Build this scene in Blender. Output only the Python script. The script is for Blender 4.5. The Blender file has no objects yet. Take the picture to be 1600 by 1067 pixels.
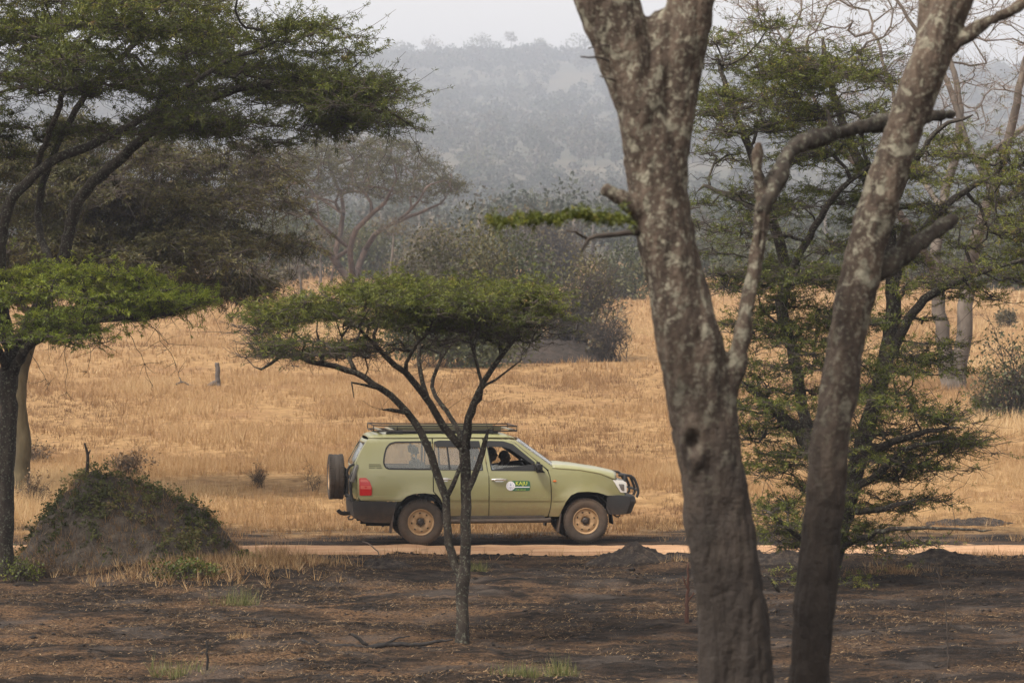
import bpy, bmesh, math, random
import numpy as np
from mathutils import Vector, Matrix

random.seed(7)
RNG = np.random.default_rng(7)
scene = bpy.context.scene
COL = scene.collection

# ------------------------------------------------------------------ camera, sky, sun, exposure
CAMZ, FPX, HZ = 3.85, 5000.0, 502.0          # eye height, focal length in photo pixels, horizon row
cam_data = bpy.data.cameras.new('camera')
cam_data.sensor_width = 36.0
cam_data.lens = 36.0 * FPX / 1600.0
cam_data.clip_start = 0.5
cam_data.clip_end = 8000
cam_data.dof.use_dof = True
cam_data.dof.focus_distance = 50.0
cam_data.dof.aperture_fstop = 5.0
cam = bpy.data.objects.new('camera', cam_data)
COL.objects.link(cam)
cam.location = (0, 0, CAMZ)
cam.rotation_euler = (math.radians(90) - math.atan((533.5 - HZ) / FPX), 0, 0)
scene.camera = cam

SUN_EL, SUN_AZ = math.radians(56), math.atan2(-0.62, -0.55)     # azimuth of the sun, from +Y towards +X
world = bpy.data.worlds.new('World')
scene.world = world
world.use_nodes = True
wn = world.node_tree
bg = wn.nodes['Background']
sky = wn.nodes.new('ShaderNodeTexSky')
sky.sky_type = 'NISHITA'
sky.sun_disc = False
sky.sun_elevation = SUN_EL
sky.sun_rotation = SUN_AZ
sky.air_density = 1.0
sky.dust_density = 4.0
sky.ozone_density = 1.0
hs = wn.nodes.new('ShaderNodeHueSaturation')
hs.inputs['Saturation'].default_value = 0.015
wn.links.new(sky.outputs[0], hs.inputs['Color'])
tint = wn.nodes.new('ShaderNodeMix')
tint.data_type = 'RGBA'
tint.blend_type = 'MULTIPLY'
tint.inputs[0].default_value = 1.0
tint.inputs[7].default_value = (1.0, 0.945, 0.885, 1)        # warm dust in the whole sky
wn.links.new(hs.outputs[0], tint.inputs[6])
wn.links.new(tint.outputs[2], bg.inputs['Color'])
bg.inputs['Strength'].default_value = 0.15
sun_data = bpy.data.lights.new('sun', 'SUN')
sun_data.energy = 2.2
sun_data.angle = math.radians(10)
sun_data.color = (1.0, 0.93, 0.82)
sun = bpy.data.objects.new('sun', sun_data)
COL.objects.link(sun)
sdir = Vector((math.sin(SUN_AZ) * math.cos(SUN_EL), math.cos(SUN_AZ) * math.cos(SUN_EL), math.sin(SUN_EL)))
sun.rotation_euler = sdir.to_track_quat('Z', 'Y').to_euler()
sun.location = (-20, -20, 60)
vs = scene.view_settings
vs.view_transform = 'Standard'
vs.look = 'None'
vs.exposure = 1.12
vs.gamma = 1.0
vs.use_curve_mapping = False
scene.render.engine = 'CYCLES'
scene.cycles.use_denoising = True
scene.cycles.max_bounces = 5
scene.cycles.diffuse_bounces = 3
scene.cycles.glossy_bounces = 2
scene.cycles.transmission_bounces = 3
scene.cycles.transparent_max_bounces = 12
scene.cycles.volume_bounces = 0

# ------------------------------------------------------------------ small helpers
def P(px, py, Y):
    """point of the place seen at photo pixel (px, py) at distance Y from the viewer"""
    return np.array(((px - 800.0) / FPX * Y, Y, CAMZ - (py - HZ) / FPX * Y))

def tag(o, label=None, cat=None, group=None, kind=None):
    if label: o['label'] = label
    if cat: o['category'] = cat
    if group: o['group'] = group
    if kind: o['kind'] = kind
    return o

def empty(name, loc=(0, 0, 0), parent=None):
    o = bpy.data.objects.new(name, None)
    o.empty_display_size = 0.2
    COL.objects.link(o)
    o.location = loc
    o.parent = parent
    return o

def mesh_np(name, V, quads=None, tris=None, mat=None, smooth=False, attr=None, ngons=None):
    V = np.asarray(V, dtype=np.float32).reshape(-1, 3)
    me = bpy.data.meshes.new(name)
    loops, starts, totals = [], [], []
    off = 0
    for arr, k in ((quads, 4), (tris, 3)):
        if arr is None or len(arr) == 0: continue
        arr = np.asarray(arr, dtype=np.int32).reshape(-1, k)
        loops.append(arr.ravel())
        starts.append(off + np.arange(len(arr)) * k)
        totals.append(np.full(len(arr), k))
        off += arr.size
    me.vertices.add(len(V)); me.vertices.foreach_set('co', V.ravel())
    if loops:
        L = np.concatenate(loops).astype(np.int32)
        S = np.concatenate(starts).astype(np.int32)
        me.loops.add(len(L)); me.loops.foreach_set('vertex_index', L)
        me.polygons.add(len(S)); me.polygons.foreach_set('loop_start', S)
        if smooth: me.polygons.foreach_set('use_smooth', np.ones(len(S), dtype=bool))
    if attr is not None:
        a = me.attributes.new('var', 'FLOAT', 'POINT')
        a.data.foreach_set('value', np.asarray(attr, dtype=np.float32))
    me.update(calc_edges=True)
    me.validate()
    if mat is not None: me.materials.append(mat)
    return me

def link(name, me, parent=None, mat=None):
    o = bpy.data.objects.new(name, me)
    COL.objects.link(o)
    o.parent = parent
    if mat is not None:
        me.materials.clear(); me.materials.append(mat)
    return o

def sharp(me, deg=38):
    try: me.set_sharp_from_angle(angle=math.radians(deg))
    except Exception: pass

class Acc:
    """collects arrays of verts/quads/tris into one mesh"""
    def __init__(s): s.V, s.Q, s.T, s.A, s.n = [], [], [], [], 0
    def add(s, V, Q=None, T=None, A=None):
        V = np.asarray(V, dtype=np.float64).reshape(-1, 3)
        if Q is not None and len(Q): s.Q.append(np.asarray(Q, dtype=np.int64).reshape(-1, 4) + s.n)
        if T is not None and len(T): s.T.append(np.asarray(T, dtype=np.int64).reshape(-1, 3) + s.n)
        s.V.append(V); s.n += len(V)
        s.A.append(np.zeros(len(V)) if A is None else np.broadcast_to(A, (len(V),)))
    def box(s, lo, hi):
        (x0, y0, z0), (x1, y1, z1) = lo, hi
        s.add([(x0,y0,z0),(x1,y0,z0),(x1,y1,z0),(x0,y1,z0),(x0,y0,z1),(x1,y0,z1),(x1,y1,z1),(x0,y1,z1)],
              [(0,3,2,1),(4,5,6,7),(0,1,5,4),(1,2,6,5),(2,3,7,6),(3,0,4,7)])
    def tube(s, pts, rad, sides=8, A=None, squash=None):
        V, Q, T = sweep(np.asarray(pts, dtype=float), rad, sides)
        s.add(V, Q, T, A)
    def mesh(s, name, mat=None, smooth=False, attr=False):
        V = np.concatenate(s.V) if s.V else np.zeros((0, 3))
        return mesh_np(name, V, np.concatenate(s.Q) if s.Q else None, np.concatenate(s.T) if s.T else None,
                       mat, smooth, np.concatenate(s.A) if attr else None)

def norm(v, axis=-1):
    return v / np.maximum(np.linalg.norm(v, axis=axis, keepdims=True), 1e-9)

def sweep(pts, rad, sides):
    """closed tube along a polyline"""
    n = len(pts)
    rad = np.broadcast_to(np.asarray(rad, dtype=float), (n,))
    t = np.empty_like(pts)
    t[1:-1] = pts[2:] - pts[:-2]; t[0] = pts[1] - pts[0]; t[-1] = pts[-1] - pts[-2]
    t = norm(t)
    a = np.array((0.0, 0, 1)) if abs(t[0][2]) < 0.8 else np.array((1.0, 0, 0))
    U = np.empty_like(pts)
    for i in range(n):
        u = a - np.dot(a, t[i]) * t[i]
        u /= max(np.linalg.norm(u), 1e-9)
        U[i] = u; a = u
    W = np.cross(t, U)
    ang = np.arange(sides) * 2 * math.pi / sides
    V = pts[:, None] + rad[:, None, None] * (np.cos(ang)[None, :, None] * U[:, None] + np.sin(ang)[None, :, None] * W[:, None])
    V = V.reshape(-1, 3)
    i = np.arange(n - 1)[:, None] * sides; j = np.arange(sides)[None]
    Q = np.stack((i + j, i + (j + 1) % sides, i + sides + (j + 1) % sides, i + sides + j), -1).reshape(-1, 4)
    V = np.vstack((V, pts[0], pts[-1]))
    k = np.arange(sides); e = (n - 1) * sides
    T = np.vstack((np.stack((np.full(sides, n * sides), (k + 1) % sides, k), -1),
                   np.stack((np.full(sides, n * sides + 1), e + k, e + (k + 1) % sides), -1)))
    return V, Q, T

def sweep_many(PTS, RAD, sides=3):
    """many open tubes of equal length at once: PTS (c, n, 3), RAD (c, n)"""
    c, n, _ = PTS.shape
    t = np.empty_like(PTS)
    t[:, 1:-1] = PTS[:, 2:] - PTS[:, :-2]; t[:, 0] = PTS[:, 1] - PTS[:, 0]; t[:, -1] = PTS[:, -1] - PTS[:, -2]
    t = norm(t)
    a = np.where(np.abs(t[:, :1, 2:3]) < 0.8, np.array((0.0, 0, 1)), np.array((1.0, 0, 0)))
    U = norm(a - (a * t).sum(-1, keepdims=True) * t)
    W = np.cross(t, U)
    ang = np.arange(sides) * 2 * math.pi / sides
    V = PTS[:, :, None] + RAD[:, :, None, None] * (np.cos(ang)[None, None, :, None] * U[:, :, None] + np.sin(ang)[None, None, :, None] * W[:, :, None])
    V = V.reshape(-1, 3)
    ci = np.arange(c)[:, None, None] * (n * sides); i = np.arange(n - 1)[None, :, None] * sides; j = np.arange(sides)[None, None]
    Q = np.stack((ci + i + j, ci + i + (j + 1) % sides, ci + i + sides + (j + 1) % sides, ci + i + sides + j), -1).reshape(-1, 4)
    return V, Q

def catmull(pts, step):
    pts = np.asarray(pts, dtype=float)
    if len(pts) < 3:
        n = max(2, int(np.linalg.norm(pts[-1, :3] - pts[0, :3]) / step) + 1)
        return pts[0] + (pts[-1] - pts[0]) * np.linspace(0, 1, n)[:, None]
    ext = np.vstack((2 * pts[0] - pts[1], pts, 2 * pts[-1] - pts[-2]))
    out = []
    for i in range(1, len(ext) - 2):
        p0, p1, p2, p3 = ext[i - 1], ext[i], ext[i + 1], ext[i + 2]
        n = max(1, int(np.linalg.norm(p2[:3] - p1[:3]) / step))
        for k in range(n):
            u = k / n
            out.append(0.5 * (2 * p1 + (p2 - p0) * u + (2 * p0 - 5 * p1 + 4 * p2 - p3) * u * u + (3 * p1 - p0 - 3 * p2 + p3) * u ** 3))
    out.append(pts[-1])
    return np.array(out)

def _h(ix, iy, iz, seed):
    h = (ix.astype(np.int64) * 374761393 + iy.astype(np.int64) * 668265263 + iz.astype(np.int64) * 2147483647 + seed * 974711) & 0xffffffff
    h = ((h ^ (h >> 13)) * 1274126177) & 0xffffffff
    h = h ^ (h >> 16)
    return (h & 0xffff) / 32767.5 - 1.0

def vnoise(x, y, z=None, seed=0):
    x = np.asarray(x, dtype=float); y = np.asarray(y, dtype=float)
    z = np.zeros_like(x) if z is None else np.asarray(z, dtype=float)
    ix, iy, iz = np.floor(x), np.floor(y), np.floor(z)
    fx, fy, fz = x - ix, y - iy, z - iz
    fx, fy, fz = (f * f * (3 - 2 * f) for f in (fx, fy, fz))
    r = 0
    for a in (0, 1):
        for b in (0, 1):
            for c in (0, 1):
                wgt = (fx if a else 1 - fx) * (fy if b else 1 - fy) * (fz if c else 1 - fz)
                r = r + wgt * _h(ix + a, iy + b, iz + c, seed)
    return r

def fbm(x, y, z=None, octv=4, seed=0):
    r, amp, f = 0, 1.0, 1.0
    for o in range(octv):
        r = r + amp * vnoise(np.asarray(x) * f, np.asarray(y) * f, None if z is None else np.asarray(z) * f, seed + o)
        amp *= 0.5; f *= 2.03
    return r

def remesh(acc, voxel, smooth=4, decim=None):
    """fuse overlapping closed pieces into one continuous skin"""
    me = acc.mesh('tmp')
    o = bpy.data.objects.new('tmp', me); COL.objects.link(o)
    m = o.modifiers.new('r', 'REMESH'); m.mode = 'VOXEL'; m.voxel_size = voxel
    if smooth:
        m = o.modifiers.new('s', 'SMOOTH'); m.iterations = smooth; m.factor = 0.5
    dg = bpy.context.evaluated_depsgraph_get(); dg.update()
    me2 = bpy.data.meshes.new_from_object(o.evaluated_get(dg))
    bpy.data.objects.remove(o); bpy.data.meshes.remove(me)
    me2.materials.clear()
    me2.polygons.foreach_set('use_smooth', np.ones(len(me2.polygons), dtype=bool))
    return me2

def get_co(me):
    a = np.empty(len(me.vertices) * 3, dtype=np.float32); me.vertices.foreach_get('co', a); return a.reshape(-1, 3).astype(float)
def get_no(me):
    a = np.empty(len(me.vertices) * 3, dtype=np.float32); me.vertices.foreach_get('normal', a); return a.reshape(-1, 3).astype(float)
def set_co(me, V):
    me.vertices.foreach_set('co', np.asarray(V, dtype=np.float32).ravel()); me.update()

# ------------------------------------------------------------------ materials
class NT:
    def __init__(s, name):
        s.m = bpy.data.materials.new(name); s.m.use_nodes = True
        s.t = s.m.node_tree; s.b = s.t.nodes['Principled BSDF']; s.out = s.t.nodes['Material Output']
        s.b.inputs['Specular IOR Level'].default_value = 0.3
    def n(s, typ, **kw):
        nd = s.t.nodes.new('ShaderNode' + typ)
        for k, v in kw.items():
            if k.startswith('_'): setattr(nd, k[1:], v)
            else:
                key = int(k[1:]) if k[0] == 'i' and k[1:].isdigit() else k.replace('__', ' ')
                s.set(nd.inputs[key], v)
        return nd
    def set(s, inp, v):
        if isinstance(v, bpy.types.NodeSocket): s.t.links.new(v, inp)
        elif isinstance(v, bpy.types.Node): s.t.links.new(v.outputs[0], inp)
        else:
            if inp.type == 'RGBA' and len(v) == 3: v = (*v, 1)
            inp.default_value = v
    def noise(s, vec, scale, detail=4, rough=0.55, dist=0.0):
        return s.n('TexNoise', Vector=vec, Scale=scale, Detail=detail, Roughness=rough, Distortion=dist).outputs['Fac']
    def ramp(s, fac, stops, interp='LINEAR'):
        r = s.t.nodes.new('ShaderNodeValToRGB'); r.color_ramp.interpolation = interp
        el = r.color_ramp.elements
        while len(el) < len(stops): el.new(0.5)
        for e, (p, c) in zip(el, stops):
            e.position = p
            e.color = (c, c, c, 1) if isinstance(c, (int, float)) else (*c, 1)
        s.set(r.inputs[0], fac)
        return r.outputs[0]
    def mix(s, fac, a, b):
        m = s.t.nodes.new('ShaderNodeMix'); m.data_type = 'RGBA'
        s.set(m.inputs[0], fac); s.set(m.inputs[6], a); s.set(m.inputs[7], b)
        return m.outputs[2]
    def math(s, op, a, b=0.0, c=0.0):
        m = s.t.nodes.new('ShaderNodeMath'); m.operation = op
        s.set(m.inputs[0], a); s.set(m.inputs[1], b)
        if op in ('MULTIPLY_ADD',): s.set(m.inputs[2], c)
        return m.outputs[0]
    def maprange(s, v, a, b, c=0.0, d=1.0):
        m = s.t.nodes.new('ShaderNodeMapRange'); m.interpolation_type = 'SMOOTHSTEP'
        s.set(m.inputs[0], v); s.set(m.inputs[1], a); s.set(m.inputs[2], b); s.set(m.inputs[3], c); s.set(m.inputs[4], d)
        return m.outputs[0]
    def bump(s, h, dist, strength=1.0):
        b = s.n('Bump', Strength=strength, Distance=dist, Height=h)
        s.t.links.new(b.outputs[0], s.b.inputs['Normal'])
    def pos(s): return s.n('NewGeometry').outputs['Position']
    def obj(s): return s.n('TexCoord').outputs['Object']
    def attr(s, name): return s.n('Attribute', _attribute_name=name).outputs['Fac']
    def color(s, c): s.set(s.b.inputs['Base Color'], c); return s
    def rough(s, r): s.set(s.b.inputs['Roughness'], r); return s

def leaf_mat(name, stops, trans=0.27):
    k = NT(name)
    v = k.attr('var')
    c = k.ramp(v, stops)
    d = k.n('BsdfDiffuse', Color=c)
    hsv = k.n('HueSaturation', Hue=0.49, Saturation=1.1, Value=1.25, Color=c)
    t = k.n('BsdfTranslucent', Color=hsv)
    g = k.n('BsdfGlossy', Color=(0.5, 0.5, 0.5), Roughness=0.55)
    m = k.n('MixShader', i0=trans, i1=d, i2=t)
    m2 = k.n('MixShader', i0=0.04, i1=m, i2=g)
    k.t.links.new(m2.outputs[0], k.out.inputs['Surface'])
    return k.m

def bark_mat(name, c0, c1, c2, scale=9, lich=None, lich_z=None, bump=0.02, l0=0.56, l1=0.62, lscale=5.0, shade_z=None):
    k = NT(name)
    p = k.pos()
    mp = k.n('Mapping', Vector=p, Scale=(1, 1, 0.28))
    n1 = k.noise(mp, scale, 6, 0.65)
    n2 = k.noise(p, scale * 0.35, 3)
    c = k.ramp(n1, [(0.32, c0), (0.52, c1), (0.72, c2)])
    c = k.mix(k.maprange(n2, 0.4, 0.68), c, tuple(0.6 * x for x in c1))
    if lich is not None:
        ln = k.noise(p, lscale, 5, 0.6, 0.4)
        lm = k.maprange(ln, l0, l1)
        ln2 = k.noise(p, lscale * 3.4, 4, 0.6)
        lm2 = k.math('MULTIPLY', k.maprange(ln2, 0.54, 0.64), 0.75)
        lm = k.math('MAXIMUM', lm, lm2)
        if lich_z is not None:
            z = k.n('SeparateXYZ', Vector=p).outputs[2]
            zz = k.math('MULTIPLY_ADD', n2, 1.2, z)
            lm = k.math('MULTIPLY', lm, k.maprange(zz, lich_z[0], lich_z[1], 0.08, 1.0))
        lc = k.ramp(k.noise(p, lscale * 6, 3), [(0.3, tuple(0.62 * x for x in lich)), (0.7, lich)])
        c = k.mix(lm, c, lc)
    if shade_z is not None:
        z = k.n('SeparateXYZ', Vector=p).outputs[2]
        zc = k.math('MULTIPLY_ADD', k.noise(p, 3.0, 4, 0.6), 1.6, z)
        c = k.mix(k.maprange(zc, shade_z[1], shade_z[0], 0.0, 0.85), c, (0.018, 0.014, 0.012))  # shade low on the trunk, painted into the bark colour
    k.color(c).rough(0.92)
    h = k.math('MULTIPLY_ADD', k.noise(p, scale * 3, 4, 0.6), 0.4, n1)
    k.bump(h, bump, 0.9)
    return k.m

def plain(name, col, rough=0.6, metal=0.0, spec=0.3, vary=0.0, vscale=8, dust=None, coat=0.0):
    k = NT(name)
    c = col
    if vary:
        n = k.noise(k.obj(), vscale, 5, 0.6)
        c = k.ramp(n, [(0.3, tuple(x * (1 - vary) for x in col)), (0.7, tuple(min(1, x * (1 + vary)) for x in col))])
    if dust is not None:
        dc, z0, z1, amt = dust
        o = k.obj()
        z = k.n('SeparateXYZ', Vector=o).outputs[2]
        zz = k.math('MULTIPLY_ADD', k.noise(o, 5, 4, 0.65), 0.5, k.math('SUBTRACT', z, 0.25))
        f = k.math('MULTIPLY', k.maprange(zz, z1, z0), amt)
        f = k.math('MULTIPLY', f, k.maprange(k.noise(o, 14, 4, 0.7), 0.2, 0.7, 0.45, 1.0))
        c = k.mix(f, c, dc)
    k.color(c).rough(rough)
    k.b.inputs['Metallic'].default_value = metal
    k.b.inputs['Specular IOR Level'].default_value = spec
    if coat:
        k.b.inputs['Coat Weight'].default_value = coat
        k.b.inputs['Coat Roughness'].default_value = 0.15
    return k.m
# ------------------------------------------------------------------ terrain
_PY = np.array([-60, 0, 58, 66, 85, 110, 140, 200, 260, 400, 700, 1100, 1700, 2300, 2800, 3200, 4000, 5000], dtype=float)
_PZ = np.array([0, 0, 0, 0.12, 0.62, 1.47, 2.6, 4.8, 7.1, 12.2, 23.0, 48.5, 99.5, 165.0, 224, 231, 224, 210], dtype=float)
def _pchip(x, xs, ys):
    h = np.diff(xs); d = np.diff(ys) / h
    m = np.zeros_like(ys)
    m[1:-1] = np.where(d[:-1] * d[1:] > 0, 2 * d[:-1] * d[1:] / (d[:-1] + d[1:] + 1e-12), 0)
    m[0], m[-1] = d[0], d[-1]
    i = np.clip(np.searchsorted(xs, x) - 1, 0, len(xs) - 2)
    t = (x - xs[i]) / h[i]
    return ((1 + 2 * t) * (1 - t) ** 2 * ys[i] + t * (1 - t) ** 2 * h[i] * m[i]
            + t * t * (3 - 2 * t) * ys[i + 1] + t * t * (t - 1) * h[i] * m[i + 1])
def sstep(a, b, v):
    t = np.clip((v - a) / (b - a), 0, 1); return t * t * (3 - 2 * t)
def G(x, y):
    x = np.asarray(x, dtype=float); y = np.asarray(y, dtype=float)
    z = _pchip(y, _PY, _PZ)
    hill = sstep(500, 2400, y)
    z = z * (1 - hill * 0.10 * sstep(170, 680, x)) + hill * 11 * fbm(x / 460, y / 460, octv=3, seed=3)
    z = z + sstep(70, 200, y) * 0.35 * fbm(x / 23, y / 23, octv=2, seed=5)
    rough = 1 - sstep(50.0, 51.4, y) * (1 - sstep(58.2, 60, y))
    z = z + rough * (1 - sstep(64, 80, y)) * (0.050 * fbm(x / 1.3, y / 1.0, octv=4, seed=11) + 0.034 * np.abs(vnoise(x * 3.1, y * 4.3, seed=21)) + 0.016 * vnoise(x * 8.5, y * 8.5, seed=22))
    z = z + 0.28 * np.exp(-((x + 4.6) / 2.1) ** 2 - ((y - 47.6) / 1.7) ** 2)
    z = z + 0.10 * np.exp(-((x - 5.4) / 2.6) ** 2 - ((y - 50.2) / 0.9) ** 2)
    z = z + np.exp(-((y - 52.0) / 0.42) ** 2) * (0.035 + 0.06 * fbm(x / 0.9, y / 0.5, octv=4, seed=41)).clip(-0.01, 0.14)
    z = z - 0.028 * (np.exp(-((y - 53.35) / 0.17) ** 2) + np.exp(-((y - 54.95) / 0.17) ** 2))
    z = z + 0.22 * np.exp(-((x + 8.6) / 1.3) ** 2 - ((y - 50.3) / 1.0) ** 2)
    return z
def g1(x, y): return float(G(np.array([x]), np.array([y]))[0])

rows = np.concatenate((np.arange(-30, 30, 2.0), np.arange(30, 66, 0.11), np.arange(66, 130, 0.6), np.arange(130, 400, 4.0), np.arange(400, 4100, 34.0)))
uc = np.linspace(-1, 1, 190)
ext = np.array([1.25, 1.7, 2.6, 4.5])
def xrow(y):
    hw = 0.2 * max(y, 18) + 1.5
    inner = uc * hw
    e = hw + (60 + 0.45 * max(y, 0)) * np.array([0.03, 0.1, 0.25, 0.5, 1.0])
    return np.concatenate((-e[::-1], inner, e))
X = np.stack([xrow(y) for y in rows]); Yg = np.broadcast_to(rows[:, None], X.shape)
Zg = G(X, Yg)
nr, nc = X.shape
i = np.arange(nr - 1)[:, None] * nc; j = np.arange(nc - 1)[None]
Q = np.stack((i + j, i + j + 1, i + nc + j + 1, i + nc + j), -1).reshape(-1, 4)

k = NT('ground')
p = k.pos()
sx = k.n('SeparateXYZ', Vector=p)
yy = sx.outputs[1]
edge = k.noise(p, 0.35, 4, 0.6)
yw = k.math('MULTIPLY_ADD', edge, 7.0, k.math('SUBTRACT', yy, 3.5))
# burnt soil with ash and straw
strk = k.n('Mapping', Vector=p, Scale=(0.55, 1.0, 1.0))
s1 = k.noise(strk, 0.75, 6, 0.70)
s2 = k.noise(strk, 5.0, 5, 0.7)
s3 = k.noise(p, 26, 3, 0.7)
soil = k.ramp(s2, [(0.38, (0.005, 0.004, 0.0035)), (0.52, (0.017, 0.012, 0.009)), (0.68, (0.054, 0.036, 0.025))])
straw = k.ramp(s3, [(0.3, (0.060, 0.035, 0.021)), (0.7, (0.16, 0.092, 0.048))])
burnt = k.mix(k.math('MULTIPLY', k.maprange(s1, 0.46, 0.60), k.maprange(s3, 0.34, 0.56)), soil, straw)
chx = k.math('MULTIPLY', k.maprange(k.math('MULTIPLY_ADD', k.noise(p, 0.45, 4, 0.6), 9.0, sx.outputs[0]), 2.5, 8.5), 0.45)
burnt = k.mix(chx, burnt, (0.011, 0.009, 0.0085))
ash = k.maprange(k.noise(p, 0.7, 5, 0.65), 0.50, 0.66)
burnt = k.mix(k.math('MULTIPLY', ash, 0.6), burnt, (0.07, 0.057, 0.050))
# dry grass floor
gA = k.noise(p, 0.22, 5, 0.6)
gB = k.noise(k.n('Mapping', Vector=p, Scale=(1, 0.5, 1)), 3.0, 5, 0.65)
gold = k.ramp(gB, [(0.28, (0.145, 0.080, 0.036)), (0.5, (0.27, 0.162, 0.072)), (0.72, (0.39, 0.25, 0.122))])
gold = k.mix(k.math('MULTIPLY', k.maprange(gA, 0.5, 0.68), 0.6), gold, (0.20, 0.105, 0.05))
# hillside: dry grass, bare earth and scrub
hA = k.noise(p, 0.013, 5, 0.6)
hill = k.ramp(hA, [(0.35, (0.048, 0.050, 0.036)), (0.5, (0.062, 0.058, 0.042)), (0.66, (0.090, 0.076, 0.054)), (0.72, (0.065, 0.058, 0.042))])
c = k.mix(k.maprange(k.math('MULTIPLY_ADD', k.math('SUBTRACT', s1, 0.5), 9.0, yw), 56.8, 61.5), burnt, gold)
# a burnt strip runs behind the road, its far edge broken
c = k.mix(k.maprange(k.math('MULTIPLY_ADD', edge, 160.0, yy), 330, 480), c, hill)
k.color(c).rough(0.95)
k.b.inputs['Specular IOR Level'].default_value = 0.1
k.bump(k.math('ADD', s2, k.math('MULTIPLY', s3, 0.6)), 0.09, 1.0)
M_ground = k.m
ground = link('ground', mesh_np('ground', np.stack((X, Yg, Zg), -1).reshape(-1, 3), Q, None, M_ground, True))
tag(ground, 'burnt dark soil in front, golden dry savanna behind, rising to a hill', 'ground', kind='structure')

# ------------------------------------------------------------------ dirt road
k = NT('road_dirt')
p = k.pos()
a = k.noise(k.n('Mapping', Vector=p, Scale=(0.35, 1.3, 1)), 1.6, 5, 0.6)
b = k.noise(p, 20, 4, 0.7)
c = k.ramp(a, [(0.3, (0.24, 0.130, 0.068)), (0.5, (0.34, 0.195, 0.105)), (0.7, (0.42, 0.26, 0.15))])
c = k.mix(k.math('MULTIPLY', k.maprange(b, 0.52, 0.75), 0.5), c, (0.22, 0.12, 0.07))
rut = k.n('SeparateXYZ', Vector=p).outputs[1]
rw = k.math('ABSOLUTE', k.math('SUBTRACT', k.math('ABSOLUTE', k.math('SUBTRACT', k.math('MULTIPLY_ADD', k.noise(p, 0.5, 3), 0.5, rut), 54.40)), 0.80))
c = k.mix(k.math('MULTIPLY', k.maprange(rw, 0.30, 0.05), 0.35), c, (0.47, 0.31, 0.19))
c = k.mix(k.math('MULTIPLY', k.maprange(k.noise(p, 1.3, 6, 0.7), 0.54, 0.66), 0.55), c, (0.13, 0.082, 0.05))
k.color(c).rough(0.95); k.bump(b, 0.03, 0.8)
M_road = k.m
xs = np.arange(-60, 60, 0.2); vs_ = np.linspace(0, 1, 26)
y0 = 52.55 + 0.36 * fbm(xs / 1.5, xs * 0, octv=5, seed=31); y1 = 55.35 + 0.24 * fbm(xs / 1.3, xs * 0 + 5, octv=4, seed=33)
RX = np.broadcast_to(xs[:, None], (len(xs), len(vs_))); RY = y0[:, None] + (y1 - y0)[:, None] * vs_[None]
prof = np.minimum(vs_, 1 - vs_) * 6
RZ = G(RX, RY) + np.where(vs_ < 0.01, -0.03, np.where(vs_ > 0.99, -0.03, 0.006))[None] + 0.03 * np.clip(prof, 0, 1)[None] \
     + 0.018 * fbm(RX * 2.2, RY * 3, octv=4, seed=35) * np.clip(prof, 0, 1)[None]
RZ = RZ - 0.03 * np.exp(-((RY - 55.15) / 0.35) ** 2)
nr, nc = RX.shape
i = np.arange(nr - 1)[:, None] * nc; j = np.arange(nc - 1)[None]
Q = np.stack((i + j, i + nc + j, i + nc + j + 1, i + j + 1), -1).reshape(-1, 4)
road = link('dirt_road', mesh_np('dirt_road', np.stack((RX, RY, RZ), -1).reshape(-1, 3), Q, None, M_road, True))
tag(road, 'narrow orange dirt road crossing in front of the car', 'road', kind='structure')
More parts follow.
